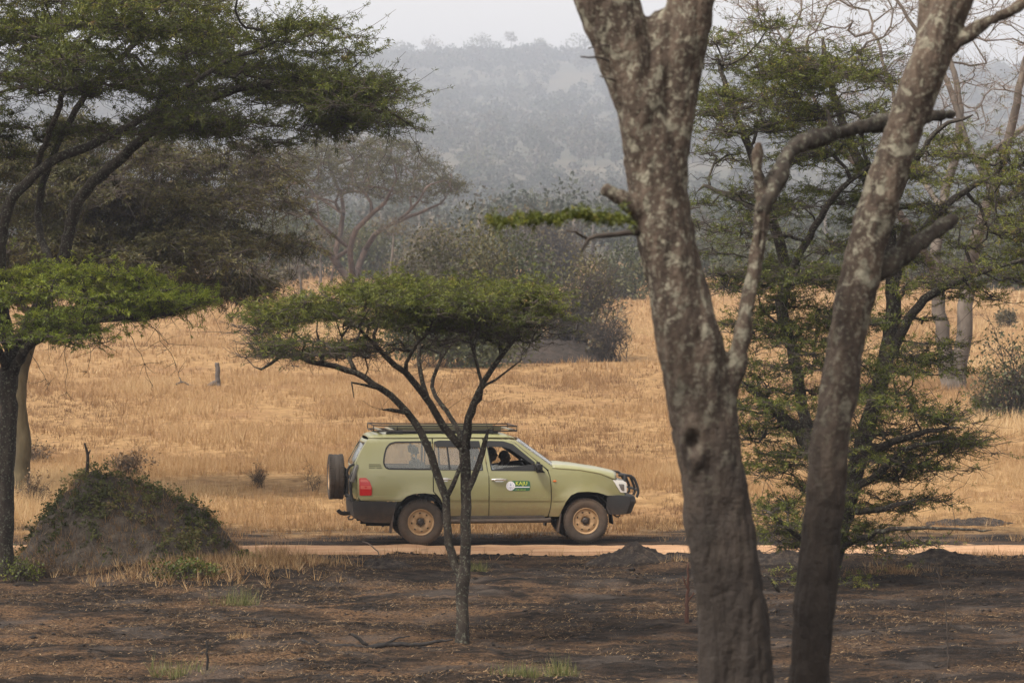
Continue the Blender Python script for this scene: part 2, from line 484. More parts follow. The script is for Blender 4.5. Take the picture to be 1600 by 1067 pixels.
# ------------------------------------------------------------------ trees: skeleton grown towards the crown, then skinned
class Skel:
    def __init__(s, seed, cap=40000):
        s.rng = np.random.default_rng(seed)
        s.P = np.zeros((cap, 3)); s.par = np.full(cap, -1); s.R = np.zeros(cap); s.rs = 1.0; s.D = np.zeros(cap); s.n = 0
    def add(s, p, par, r=0.0):
        i = s.n; s.P[i] = p; s.par[i] = par; s.R[i] = r
        s.D[i] = 0 if par < 0 else s.D[par] + np.linalg.norm(s.P[i] - s.P[par]); s.n += 1
        return i
    def limb(s, pts, Y0, step=0.12, attach=True, jit=0.02):
        """pts: (px, py, half-width px, depth offset m) in photo pixels at distance Y0"""
        w = []
        for q in pts:
            px, py, r = q[:3]; d = q[3] if len(q) > 3 else 0.0
            Y = Y0 + d
            w.append(np.append(P(px, py, Y), r / FPX * Y))
        c = catmull(np.array(w), step)
        par = -1
        if attach and s.n:
            par = int(np.argmin(np.linalg.norm(s.P[:s.n] - c[0, :3], axis=1)))
        for m, q in enumerate(c):
            pj = q[:3] + (s.rng.normal(0, jit * 0.5, 3) if 0 < m < len(c) - 1 else 0)
            par = s.add(pj, par, max(q[3] * s.rs, 0.004))
        return s
    def grow(s, targets, step=0.16, pen=0.18, jit=0.10, lift=0.0, curve=0.45):
        tg = np.asarray(targets, dtype=float)
        d0 = np.array([np.linalg.norm(s.P[:s.n] - t, axis=1).min() for t in tg])
        tips = []
        Dmax = max(s.D[:s.n].max(), 1e-3)
        for ti in np.argsort(d0):
            t = tg[ti]
            dv = t - s.P[:s.n]
            d = np.linalg.norm(dv, axis=1)
            cost = d + pen * s.D[:s.n] * 0.3 + 0.35 * np.clip(-dv[:, 2], 0, None)
            j = int(np.argmin(cost))
            dist = d[j]
            if dist < 0.03: tips.append(j); continue
            p0 = s.P[j]
            tn = p0 - s.P[s.par[j]] if s.par[j] >= 0 else np.array((0, 0, 1.0))
            tn = tn / max(np.linalg.norm(tn), 1e-6)
            cpt = p0 + (0.6 * tn + 0.4 * (t - p0) / dist) * dist * curve + np.array((0, 0, lift * dist))
            n = max(2, int(dist / step))
            u = np.linspace(0, 1, n + 1)[1:, None]
            path = (1 - u) ** 2 * p0 + 2 * u * (1 - u) * cpt + u * u * t
            path[:-1] += s.rng.normal(0, jit * step, (n - 1, 3)) if n > 1 else 0
            par = j
            for q in path: par = s.add(q, par)
            tips.append(par)
        return np.array(tips)
    def finish(s, tips, r_tip=0.006, power=0.42, rmax=None):
        n = s.n
        cnt = np.zeros(n); np.add.at(cnt, tips, 1.0)
        for i in range(n - 1, 0, -1):
            if s.par[i] >= 0: cnt[s.par[i]] += cnt[i]
        s.cnt = cnt
        for i in range(n):
            if s.R[i] == 0:
                r = r_tip * max(cnt[i], 1) ** power
                if s.par[i] >= 0: r = min(r, s.R[s.par[i]] * 0.93)
                if rmax: r = min(r, rmax)
                s.R[i] = r
        return s
    def skin(s, acc, big=9, small=4):
        n = s.n
        ch = [[] for _ in range(n)]
        for i in range(n):
            if s.par[i] >= 0: ch[s.par[i]].append(i)
        starts = [(i, None) for i in range(n) if s.par[i] < 0]
        while starts:
            i, pr = starts.pop()
            chain = ([pr] if pr is not None else []) + [i]
            cur = i
            while ch[cur]:
                best = max(ch[cur], key=lambda q: s.R[q] * 10 + s.cnt[q] * 0.001)
                for q in ch[cur]:
                    if q != best: starts.append((q, cur))
                chain.append(best); cur = best
            if len(chain) < 2: continue
            pts = s.P[chain]; rr = s.R[chain].copy()
            if pr is not None: rr[0] = min(rr[0], rr[1] * 1.25)
            rr[-1] *= 0.5
            m = rr.max()
            sides = big if m > 0.05 else (6 if m > 0.02 else small)
            acc.tube(pts, rr, sides)

def twigs(rng, base, dirs, k, length, rise=0.15, flat=0.35, nseg=4, droop=0.0):
    """k little twigs from every base point; returns (c, nseg, 3)"""
    b = np.repeat(base, k, axis=0); d = np.repeat(dirs, k, axis=0)
    v = rng.normal(0, 1, b.shape); v[:, 2] *= flat
    v = norm(norm(v) + 0.55 * d * np.array((1, 1, 0.4)) + np.array((0, 0, rise)))
    L = length * rng.uniform(0.45, 1.15, (len(b), 1))
    t = np.linspace(0, 1, nseg)[None, :, None]
    bend = rng.normal(0, 0.16, b.shape) + np.array((0, 0, 0.08 - droop))
    T = b[:, None] + v[:, None] * L[:, None] * t + bend[:, None] * L[:, None] * t * t
    T[:, 1:-1] += rng.normal(0, 0.04, T[:, 1:-1].shape) * L[:, None]
    return T

def sprigs(rng, T, m, nleaf, ll, lw, spread=0.03, up=0.45, tmin=0.2, keep=None, hue=None, curl=0.25):
    """feathery leaves along twigs: m sprigs per twig, nleaf kite leaves each -> V, Q, var"""
    c, n, _ = T.shape
    u = rng.uniform(tmin, 1.0, (c, m)) * (n - 1)
    i = np.minimum(u.astype(int), n - 2); f = (u - i)[..., None]
    ar = np.arange(c)[:, None]
    pos = T[ar, i] * (1 - f) + T[ar, i + 1] * f
    tan = norm(T[ar, i + 1] - T[ar, i])
    pos = pos.reshape(-1, 3); tan = tan.reshape(-1, 3)
    hv = np.repeat(hue if hue is not None else rng.uniform(0, 1, c), m)
    if keep is not None:
        kp = rng.uniform(0, 1, len(pos)) < np.repeat(np.broadcast_to(keep, (c,)), m)
        pos, tan, hv = pos[kp], tan[kp], hv[kp]
    hv = np.clip(hv + rng.normal(0, 0.16, len(hv)), 0, 1.2)
    N = len(pos) * nleaf
    b = np.repeat(pos, nleaf, axis=0) + rng.normal(0, spread, (N, 3)) * np.array((1, 1, 0.6))
    d = norm(np.repeat(tan, nleaf, axis=0) * 0.55 + norm(rng.normal(0, 1, (N, 3))) + np.array((0, 0, up)))
    s = norm(np.cross(d, norm(rng.normal(0, 1, (N, 3)) + np.array((0, 0, 0.6)))))
    L = (ll * rng.uniform(0.6, 1.25, N))[:, None]; W = (lw * rng.uniform(0.7, 1.3, N))[:, None]
    dn = np.array((0, 0, -1.0)) * curl * L
    V = np.stack((b, b + d * L * 0.5 + s * W * 0.5, b + d * L + dn, b + d * L * 0.5 - s * W * 0.5), 1).reshape(-1, 3)
    Q = np.arange(N * 4).reshape(-1, 4)
    var = np.clip(np.repeat(hv, nleaf) * 0.7 + rng.uniform(0, 0.3, N), 0, 1)
    return V, Q, np.repeat(var, 4)

def outline_targets(rng, upper, lower, Y0, depth, n, topbias=1.0, dshift=0.0, px_pow=1.0):
    """points filling a crown given by its outline (photo pixels) and its depth in metres"""
    up = np.array(upper, dtype=float); lo = np.array(lower, dtype=float)
    x0, x1 = max(up[0, 0], lo[0, 0]), min(up[-1, 0], lo[-1, 0])
    cx, hw = (x0 + x1) / 2, (x1 - x0) / 2
    out = []
    while len(out) < n:
        px = rng.uniform(x0, x1); d = rng.uniform(-1, 1)
        e = ((px - cx) / hw)
        if e * e * 0.8 + d * d > 1.0: continue
        a, b = np.interp(px, up[:, 0], up[:, 1]), np.interp(px, lo[:, 0], lo[:, 1])
        v = rng.uniform(0, 1) ** topbias
        sag = (d * d) * 0.30
        py = a + (b - a) * (sag * 0.9 + v * (1 - sag * 1.2))
        Y = Y0 + dshift + d * depth
        # keep the outline: scale pixels as if seen at Y0
        q = P(px, py, Y0); q[1] = Y
        out.append(q)
    return np.array(out)

def pad_targets(rng, upper, lower, Y0, depth, npad, per, rx, rz, topbias=1.0, dshift=0.0):
    """crown targets gathered into flat leafy pads, as acacias carry them"""
    c = outline_targets(rng, upper, lower, Y0, depth, npad, topbias, dshift)
    az = rng.uniform(0, math.pi, npad); el = rng.uniform(0.8, 1.7, npad); sc = rng.uniform(0.65, 1.3, npad)
    t = []
    for q in range(npad):
        o = rng.normal(0, 1, (per, 3)) * 0.62
        o = np.clip(o, -1.25, 1.25)
        a, b = o[:, 0] * rx * el[q] * sc[q], o[:, 1] * rx / el[q] * sc[q]
        ca, sa = math.cos(az[q]), math.sin(az[q])
        tilt = rng.normal(0, 0.10)
        t.append(c[q] + np.stack((a * ca - b * sa, a * sa + b * ca, o[:, 2] * rz + tilt * a - 0.10 * (a * a + b * b) / rx), 1))
    return np.vstack(t)

def tree_object(name, base, label, cat='tree', group=None):
    t = empty(name, base); tag(t, label, cat, group)
    return t

def add_part(name, acc_or_mesh, root, mat, smooth=True, attr=False, kind=None):
    me = acc_or_mesh.mesh(name, mat, smooth, attr) if isinstance(acc_or_mesh, Acc) else acc_or_mesh
    if not isinstance(acc_or_mesh, Acc):
        me.materials.clear(); me.materials.append(mat)
    V = get_co(me) - np.array(root.location)
    set_co(me, V)
    o = link(name, me, root)
    if kind: o['kind'] = kind
    return o

M_bark_dark = bark_mat('bark_dark', (0.014, 0.011, 0.009), (0.036, 0.028, 0.022), (0.070, 0.056, 0.043), 10, lich=(0.15, 0.15, 0.115), l0=0.62, l1=0.72, lscale=9)
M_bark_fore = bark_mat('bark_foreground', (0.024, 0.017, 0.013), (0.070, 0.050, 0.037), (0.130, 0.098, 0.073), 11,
                       lich=(0.215, 0.198, 0.150), lich_z=(3.0, 4.6), bump=0.04, l0=0.53, l1=0.63, lscale=11, shade_z=(3.0, 5.2))
M_bark_pale = bark_mat('bark_pale', (0.075, 0.060, 0.048), (0.125, 0.102, 0.084), (0.185, 0.155, 0.130), 4)
M_bark_yellow = bark_mat('bark_yellow', (0.055, 0.043, 0.024), (0.095, 0.074, 0.040), (0.14, 0.112, 0.062), 6)
M_bark_brown = bark_mat('bark_brown', (0.05, 0.034, 0.027), (0.10, 0.068, 0.052), (0.15, 0.105, 0.08), 5)
M_bark_char = bark_mat('bark_charred', (0.010, 0.009, 0.009), (0.022, 0.019, 0.018), (0.05, 0.043, 0.04), 14)
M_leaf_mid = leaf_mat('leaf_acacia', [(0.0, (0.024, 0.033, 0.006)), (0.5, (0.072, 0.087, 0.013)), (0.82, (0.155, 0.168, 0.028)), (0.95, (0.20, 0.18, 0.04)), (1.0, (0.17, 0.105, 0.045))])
M_leaf_bright = leaf_mat('leaf_bright', [(0.0, (0.046, 0.064, 0.009)), (0.5, (0.140, 0.178, 0.020)), (1.0, (0.28, 0.30, 0.042))])
M_leaf_olive = leaf_mat('leaf_olive', [(0.0, (0.030, 0.032, 0.011)), (0.5, (0.070, 0.067, 0.022)), (1.0, (0.135, 0.115, 0.045))])
M_leaf_far = leaf_mat('leaf_far', [(0.0, (0.022, 0.028, 0.011)), (0.5, (0.055, 0.062, 0.022)), (1.0, (0.13, 0.12, 0.045))])
M_leaf_grey = leaf_mat('leaf_grey', [(0.0, (0.050, 0.044, 0.024)), (0.5, (0.095, 0.078, 0.040)), (1.0, (0.16, 0.125, 0.062))])
M_leaf_thicket = leaf_mat('leaf_thicket', [(0.0, (0.024, 0.024, 0.008)), (0.5, (0.070, 0.064, 0.020)), (1.0, (0.17, 0.14, 0.05))])
M_leaf_dead = leaf_mat('leaf_dead', [(0.0, (0.07, 0.045, 0.026)), (0.5, (0.13, 0.085, 0.045)), (1.0, (0.22, 0.14, 0.07))])
M_twig = plain('twig', (0.042, 0.032, 0.026), 0.9, vary=0.35)
M_twig_pale = plain('twig_pale', (0.17, 0.13, 0.105), 0.9, vary=0.3)

def twig_tubes(acc, T, r0):
    c, n, _ = T.shape
    V, Q = sweep_many(T, np.broadcast_to(np.linspace(r0, r0 * 0.35, n), (c, n)), 3)
    acc.add(V, Q)

def tipdirs(sk, tips):
    par = sk.par[tips]; par = np.where(par < 0, tips, par)
    return norm(sk.P[tips] - sk.P[par])

# ---- the small umbrella acacia in front of the car
def small_acacia():
    Y0 = 38.3
    s = Skel(101); s.rs = 0.80
    s.limb([(722,1022,19),(722,1004,15),(722,970,12.5),(722,935,12.5),(724,900,14),(726,868,11)], Y0, attach=False, jit=0.006)
    s.limb([(719,898,9),(704,862,8.5),(698,815,8),(696,778,8),(690,755,8),(678,730,8),(665,690,7.5),(637,645,7,0.1),(596,607,6.5,0.15),(541,577,6,0.1),(488,566,5,0),(450,555,4,-.1),(408,577,2.5,-.2)], Y0, jit=0.012)
    s.limb([(726,880,11),(728,813,10.5),(728,754,10.5),(726,707,11),(725,690,10)], Y0, jit=0.008)
    s.limb([(722,700,8),(694,666,7.5),(671,630,7,-.1),(647,595,6.5,-.25),(618,571,6,-.4),(588,540,4.5,-.55),(560,512,3,-.7)], Y0, jit=0.012)
    s.limb([(671,630,5),(661,600,4.6,.1),(655,560,4.2,.2),(653,530,3.8,.3),(640,495,3,.3)], Y0, jit=0.01)
    s.limb([(726,700,7),(732,654,6.5,.1),(748,613,6,.2),(766,580,5.5,.3),(786,553,5,.35),(802,532,4,.4),(812,500,3,.45)], Y0, jit=0.012)
    s.limb([(727,700,6),(712,665,5,.4),(690,632,4.5,.7),(675,605,4,.9),(690,560,3.4,1.1),(720,520,2.6,1.3)], Y0, jit=0.015)
    s.limb([(732,700,5),(736,655,4.5,-.4),(752,612,4,-.8),(745,570,3.5,-1.0),(735,535,3,-1.2)], Y0, jit=0.015)
    s.limb([(728,770,8),(740,748,6.5,-.05),(753,707,6,-.08),(763,672,3.6,-.1)], Y0, jit=0.006)
    s.limb([(697,778,5.5),(708,758,4.6,-.06),(717,735,4.2,-.1),(727,708,3.6,-.12)], Y0, jit=0.004)
    s.limb([(748,613,3.2),(775,592,2.6,-.1),(800,575,2,-.15),(814,563,1.2,-.2)], Y0)
    s.limb([(637,645,4.5),(610,640,3.6,-.1),(597,640,2,-.15)], Y0)
    s.limb([(596,607,3.2),(570,603,2.8,-.2),(550,596,2.2,-.3),(553,622,1.3,-.35)], Y0)
    up = [(400,496),(418,486),(445,474),(470,474),(505,454),(545,456),(590,441),(640,434),(690,432),(735,447),(765,446),(800,438),(830,458),(846,482),(855,500)]
    lo = [(400,504),(408,550),(420,574),(450,566),(500,566),(560,558),(620,556),(700,548),(760,548),(800,542),(835,528),(855,506)]
    T1 = pad_targets(s.rng, up, lo, Y0, 1.75, 96, 9, 0.29, 0.022, 1.5)
    edge = np.array([P(360,497,Y0), P(372,512,Y0-.2), P(368,520,Y0+.3), P(385,560,Y0-.2), P(905,503,Y0), P(890,520,Y0+.3), P(400,480,Y0+.4)])
    tips = s.grow(np.vstack((T1, edge)), step=0.14, pen=0.75, jit=0.2)
    s.finish(tips, 0.0040, 0.46, 0.026)
    wood = Acc(); s.skin(wood)
    root = tree_object('umbrella_acacia', tuple(P(722,1010,Y0)), 'small flat-topped green acacia with forked trunk standing in front of the car')
    root.location.z = g1(root.location.x, Y0)
    tw = Acc(); lf = Acc()
    b = s.P[tips]; d = tipdirs(s, tips)
    T = twigs(s.rng, b, d, 5, 0.36, rise=0.10, flat=0.16, nseg=5)
    twig_tubes(tw, T, 0.0052)
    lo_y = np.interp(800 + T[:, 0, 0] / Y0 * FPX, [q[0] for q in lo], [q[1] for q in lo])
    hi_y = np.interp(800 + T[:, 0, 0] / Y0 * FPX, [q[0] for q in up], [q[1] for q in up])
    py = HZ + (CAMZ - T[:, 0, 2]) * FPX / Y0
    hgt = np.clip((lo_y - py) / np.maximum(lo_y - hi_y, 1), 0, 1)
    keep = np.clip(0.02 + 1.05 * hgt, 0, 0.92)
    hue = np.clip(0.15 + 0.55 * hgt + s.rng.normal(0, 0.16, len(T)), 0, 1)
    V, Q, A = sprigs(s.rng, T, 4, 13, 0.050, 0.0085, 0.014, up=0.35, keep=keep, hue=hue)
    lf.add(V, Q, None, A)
    # bare dead twigs under the crown
    nd = np.where(s.R[:s.n] < 0.03)[0]
    nd = s.rng.choice(nd, 800); Tb = twigs(s.rng, s.P[nd], tipdirs(s, nd), 2, 0.28, rise=-0.04, flat=0.5)
    twig_tubes(tw, Tb, 0.004)
    nd2 = s.rng.choice(nd, 40); Tc = twigs(s.rng, s.P[nd2], tipdirs(s, nd2), 1, 0.16)
    V, Q, A = sprigs(s.rng, Tc, 4, 6, 0.05, 0.014, 0.02); lf.add(V, Q, None, A)
    trunk = add_part('trunk', wood, root, M_bark_dark)
    add_part('twig', tw, root, M_twig, kind='stuff')
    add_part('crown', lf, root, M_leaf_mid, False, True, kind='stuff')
    return s

small_acacia()

# ---- the big acacia at the left edge, with a low leafy branch
def left_acacia():
    Y0 = 48.0
    s = Skel(202, 60000)
    s.limb([(-6,915,30),(0,880,21),(4,820,17),(8,750,15),(12,650,14.5),(14,580,15),(22,545,14)], Y0, attach=False, jit=0.02)
    s.limb([(22,548,11),(60,480,10.5,.3),(88,430,10,.6),(101,400,9.5,.7),(114,338,9.5,.7),(136,296,9,.7),(180,255,8.5,.7),(215,224,8,.6),(242,203,7.5,.5),(300,165,7,.4),(370,140,6,.2),(450,128,5,0),(530,135,4,-.1),(590,160,3,-.2),(640,195,1.6,-.3)], Y0)
    s.limb([(18,552,11),(2,470,10,-.4),(0,400,9.5,-.6),(7,355,9,-.7),(17,314,8.5,-.8),(52,275,8,-.9),(90,248,7.5,-.9),(139,229,7,-1),(190,203,6,-1),(250,170,5,-1.1),(330,110,4,-1.2),(420,70,3,-1.3)], Y0)
    s.limb([(0,420,8),(-50,330,8,.4),(-120,240,7.5,.8),(-200,150,6,1.2),(-290,80,4,1.5)], Y0)
    s.limb([(90,430,6),(60,350,6,1.4),(80,250,5.5,2),(140,140,5,2.4),(220,60,4,2.8)], Y0)
    s.limb([(52,275,5),(80,200,4.6,-1.6),(110,120,4,-2),(150,40,3.2,-2.4)], Y0)
    # low branch reaching right and towards the viewer
    s.limb([(15,590,9),(50,535,7.5,-.5),(110,510,6.5,-.9),(180,498,5,-1.2),(250,492,3.6,-1.4),(320,472,2,-1.5)], Y0)
    s.limb([(15,580,8),(-20,520,7,-.6),(-60,490,5,-1.2),(-140,470,3,-1.6)], Y0)
    s.limb([(110,510,4),(150,480,3.4,-1.3),(210,462,2.6,-1.7),(270,452,1.6,-1.9)], Y0)
    rng = s.rng
    up1 = [(-420,-60),(-300,-130),(-100,-170),(100,-160),(250,-120),(360,-55),(430,-10),(490,30),(525,60),(550,95),(572,140),(585,172)]
    lo1 = [(-420,60),(-300,150),(-100,240),(40,262),(150,255),(250,232),(330,222),(400,230),(450,212),(510,205),(545,210),(570,202),(585,185)]
    TA = pad_targets(rng, up1, lo1, Y0, 3.6, 200, 10, 0.44, 0.035, 0.95)
    upb = [(-200,425),(-60,408),(20,412),(60,400),(100,412),(150,430),(190,434),(240,440),(275,452),(300,462)]
    lob = [(-200,520),(-60,545),(20,540),(60,530),(100,530),(150,532),(190,515),(235,500),(270,487),(300,470)]
    TB = pad_targets(rng, upb, lob, Y0, 1.5, 48, 10, 0.42, 0.04, 0.9, dshift=-1.2)
    n0 = len(TA)
    tipsA = s.grow(TA, step=0.18, pen=0.2, jit=0.17)
    tipsB = s.grow(TB, step=0.15, pen=0.5, jit=0.15)
    # hanging bare twigs below the right side
    hang = []
    for (px, py, qx, qy) in ((505,200,500,272),(540,205,580,300),(470,210,455,255),(585,205,592,285),(600,190,655,240),(400,235,415,300),(330,215,345,330),
                             (180,540,235,600),(110,545,105,610),(235,500,280,580),(255,500,262,545),(150,540,140,585),(60,545,75,600)):
        a = P(px, py, Y0 - 0.3); b = P(qx, qy, Y0 - 0.4); j = int(np.argmin(np.linalg.norm(s.P[:s.n] - a, axis=1))); hang.append((j, b))
    tipsH = []
    for j, b in hang:
        p0 = s.P[j].copy(); par = j
        for u in np.linspace(0, 1, 9)[1:]:
            par = s.add(p0 + (b - p0) * u + np.array((0.0, 0, 0.06 * math.sin(u * 3.1))) + rng.normal(0, 0.02, 3), par)
        tipsH.append(par)
    tipsH = np.array(tipsH)
    s.finish(np.concatenate((tipsA, tipsB, tipsH)), 0.0055, 0.45, 0.06)
    wood = Acc(); s.skin(wood)
    root = tree_object('acacia_tree', tuple(P(5,905,Y0)), 'large spreading green acacia at the left edge with dark limbs and a low leafy branch')
    root.location.z = g1(root.location.x, Y0)
    tw, lf, lb = Acc(), Acc(), Acc()
    def foliage(tips, k, L, m, nl, ll, lw, acc, hue_up, hue_lo, keepf, rise=0.09, flat=0.20):
        T = twigs(rng, s.P[tips], tipdirs(s, tips), k, L, rise=rise, flat=flat, nseg=5)
        twig_tubes(tw, T, 0.0068)
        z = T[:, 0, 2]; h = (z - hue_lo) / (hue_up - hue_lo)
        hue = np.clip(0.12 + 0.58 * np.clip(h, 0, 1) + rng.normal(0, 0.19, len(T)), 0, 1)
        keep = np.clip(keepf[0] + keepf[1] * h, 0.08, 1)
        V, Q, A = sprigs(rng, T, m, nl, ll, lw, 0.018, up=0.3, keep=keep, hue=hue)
        acc.add(V, Q, None, A)
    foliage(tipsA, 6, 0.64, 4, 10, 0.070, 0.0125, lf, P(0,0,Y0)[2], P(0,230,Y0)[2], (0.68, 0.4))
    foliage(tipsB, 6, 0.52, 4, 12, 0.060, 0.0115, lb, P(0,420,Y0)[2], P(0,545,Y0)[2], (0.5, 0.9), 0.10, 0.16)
    nd = np.where(s.R[:s.n] < 0.03)[0]
    nd = rng.choice(nd, 1100); Tb = twigs(rng, s.P[nd], tipdirs(s, nd), 2, 0.42, rise=-0.12, flat=0.5)
    twig_tubes(tw, Tb, 0.005)
    Th = twigs(rng, s.P[tipsH], tipdirs(s, tipsH), 3, 0.2, rise=-0.3, flat=0.8); twig_tubes(tw, Th, 0.005)
    add_part('trunk', wood, root, M_bark_dark)
    add_part('twig', tw, root, M_twig, kind='stuff')
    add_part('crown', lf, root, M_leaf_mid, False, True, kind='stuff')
    add_part('low_branch_foliage', lb, root, M_leaf_bright, False, True, kind='stuff')['label'] = 'brighter green low layer of leaves'
left_acacia()

# ---- twiggy half-dry acacia behind it
def twiggy_acacia():
    Y0 = 68.0
    s = Skel(303)
    zb = g1(P(34,770,Y0)[0], Y0); pyb = HZ + (CAMZ - zb) * FPX / Y0
    s.limb([(32,pyb+6,18),(34,740,13),(36,690,12.5),(30,640,12),(31,590,12),(42,545,12),(60,500,11),(80,455,10)], Y0, attach=False, jit=0.01)
    s.limb([(80,455,6),(130,420,5,-.3),(200,400,4,-.6),(280,395,3,-.8),(350,405,2,-1)], Y0)
    s.limb([(78,458,6.5),(110,380,5,.3),(170,320,4,.5),(250,290,3.2,.7),(330,280,2.4,.8),(410,290,1.5,.8)], Y0)
    s.limb([(80,455,5.5),(60,380,4.5,.8),(40,310,3.6,1.2),(0,250,2.4,1.6)], Y0)
    s.limb([(80,455,5.5),(120,350,4.4,-1),(180,280,3.4,-1.5),(240,230,2.4,-2)], Y0)
    s.limb([(60,500,7),(0,450,6,-.6),(-60,420,4,-1)], Y0)
    rng = s.rng
    up = [(-120,230),(0,200),(120,190),(250,190),(330,205),(400,225),(440,262),(452,330)]
    lo = [(-120,440),(0,470),(120,465),(250,455),(330,452),(380,455),(420,400),(452,345)]
    T1 = pad_targets(rng, up, lo, Y0, 3.2, 110, 9, 0.7, 0.10, 1.0)
    tips = s.grow(T1, step=0.22, pen=0.12, jit=0.2)
    s.finish(tips, 0.006, 0.42, 0.045)
    wood = Acc(); s.skin(wood)
    root = tree_object('acacia_tree', tuple(P(34,770,Y0)), 'half-bare twiggy acacia with a smooth yellowish trunk behind the grassy mound')
    root.location.z = zb
    tw, lf = Acc(), Acc()
    T = twigs(rng, s.P[tips], tipdirs(s, tips), 13, 0.70, rise=-0.04, flat=0.4, droop=0.16)
    twig_tubes(tw, T, 0.010)
    # long arched outer twigs hanging at the right rim
    rim = tips[s.P[tips][:, 0] > np.quantile(s.P[tips][:, 0], 0.55)]
    T2 = twigs(rng, s.P[rim], norm(tipdirs(s, rim) + np.array((0.9, 0, -0.2))), 3, 0.95, rise=-0.25, flat=0.45, droop=0.3)
    twig_tubes(tw, T2, 0.008)
    cl = vnoise(T[:, 0, 0] * 0.9, T[:, 0, 1] * 0.9, T[:, 0, 2] * 1.3, seed=9)
    V, Q, A = sprigs(rng, T, 4, 7, 0.10, 0.026, 0.04, keep=np.clip(0.42 + 0.6 * cl, 0.08, 0.95))
    lf.add(V, Q, None, A)
    add_part('trunk', wood, root, M_bark_yellow)
    add_part('twig', tw, root, M_twig, kind='stuff')
    add_part('crown', lf, root, M_leaf_olive, False, True, kind='stuff')
twiggy_acacia()

# ---- open acacia between the two lichened foreground stems
def right_acacia():
    Y0 = 47.0
    s = Skel(404, 60000); s.rs = 1.15
    s.limb([(1293,915,20),(1296,895,15),(1305,855,13),(1324,785,12.5),(1344,705,12),(1364,640,12),(1384,560,11),(1395,485,10.5),(1394,430,9.5),(1385,350,8,.2),(1350,270,7,.3),(1320,200,6,.4),(1295,120,4.5,.5),(1285,60,3,.6)], Y0, attach=False, jit=0.02)
    s.limb([(1312,830,10),(1290,770,10,.2),(1270,705,9.5,.3),(1236,662,9,.4),(1196,628,7,.4),(1160,596,4,.4)], Y0)
    s.limb([(1268,705,8),(1255,640,8,.6),(1238,545,8,.7),(1222,486,8.5,.7),(1228,420,8,.6),(1205,340,7,.5),(1180,255,6,.4),(1150,180,4.5,.3),(1125,110,3,.2)], Y0)
    s.limb([(1384,570,7),(1420,500,6.5,-.3),(1455,460,6,-.5),(1500,440,4.6,-.7),(1550,420,3,-.8),(1620,400,2,-.9)], Y0)
    s.limb([(1394,440,7),(1430,380,6,.4),(1480,320,5,.7),(1540,280,3.6,.9),(1610,250,2,1)], Y0)
    s.limb([(1385,350,5.5),(1420,270,4.5,-.5),(1470,200,3.4,-.8),(1520,180,2,-1)], Y0)
    s.limb([(1228,440,5.5),(1270,360,5,-.4),(1310,300,4,-.8),(1360,260,2.6,-1)], Y0)
    s.limb([(1205,340,4.5),(1150,310,4,.6),(1100,290,2.6,1)], Y0)
    s.limb([(1344,705,6),(1400,690,5,-.6),(1450,672,3.6,-1),(1500,668,2,-1.2)], Y0)
    s.limb([(1330,765,6),(1370,742,5,-.5),(1420,700,3.5,-.9),(1475,690,2,-1.2)], Y0)
    s.limb([(1320,800,5),(1380,795,4,-.6),(1430,780,2.6,-.9)], Y0)
    s.limb([(1305,860,5),(1370,832,3.6,-.7),(1440,825,2.6,-1.1),(1550,828,1.2,-1.5)], Y0)
    s.limb([(1300,880,5),(1250,840,4,-.6),(1200,800,3,-1)], Y0)
    s.limb([(1298,893,4.5),(1240,960,4,-1.5),(1225,935,3.5,-1.8),(1200,900,2,-2)], Y0)
    rng = s.rng
    blobs = [  # upper outline, lower outline, depth, count, brightness
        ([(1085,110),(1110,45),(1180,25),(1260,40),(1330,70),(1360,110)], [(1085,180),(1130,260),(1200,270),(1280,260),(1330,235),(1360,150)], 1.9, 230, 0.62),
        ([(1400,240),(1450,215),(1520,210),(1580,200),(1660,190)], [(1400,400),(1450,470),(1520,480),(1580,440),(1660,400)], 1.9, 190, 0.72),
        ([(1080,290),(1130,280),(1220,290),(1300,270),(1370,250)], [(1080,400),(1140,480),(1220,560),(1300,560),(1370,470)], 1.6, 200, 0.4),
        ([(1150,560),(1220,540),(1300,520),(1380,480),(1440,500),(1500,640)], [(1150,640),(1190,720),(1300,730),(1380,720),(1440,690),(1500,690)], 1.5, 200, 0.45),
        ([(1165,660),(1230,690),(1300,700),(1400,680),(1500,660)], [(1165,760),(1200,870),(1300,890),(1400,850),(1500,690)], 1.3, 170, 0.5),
    ]
    allt, br = [], []
    for up, lo, dep, n, b in blobs:
        t = pad_targets(rng, up, lo, Y0, dep, n // 4, 8, 0.38, 0.03, 1.0); allt.append(t); br.append(np.full(len(t), b))
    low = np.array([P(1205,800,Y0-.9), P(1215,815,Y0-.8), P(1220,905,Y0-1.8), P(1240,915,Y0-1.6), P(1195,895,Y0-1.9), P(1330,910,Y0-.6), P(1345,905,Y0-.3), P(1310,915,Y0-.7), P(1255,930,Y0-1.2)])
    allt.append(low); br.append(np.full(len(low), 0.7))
    allt = np.vstack(allt); br = np.concatenate(br)
    tips = s.grow(allt, step=0.17, pen=0.25, jit=0.2)
    d = np.linalg.norm(allt[None] - s.P[tips][:, None], axis=2) if len(tips) < 2500 else None
    br = br[np.argmin(d, axis=1)]
    s.finish(tips, 0.0055, 0.45, 0.05)
    wood = Acc(); s.skin(wood)
    root = tree_object('acacia_tree', tuple(P(1295,905,Y0)), 'irregular open acacia with dark leaning trunk between the two lichened foreground trunks')
    root.location.z = g1(root.location.x, Y0)
    tw, lf = Acc(), Acc()
    T = twigs(rng, s.P[tips], tipdirs(s, tips), 5, 0.55, rise=0.06, flat=0.16, nseg=5)
    twig_tubes(tw, T, 0.0055)
    hue = np.clip(np.repeat(br, 5) + rng.normal(0, 0.2, len(T)), 0, 1)
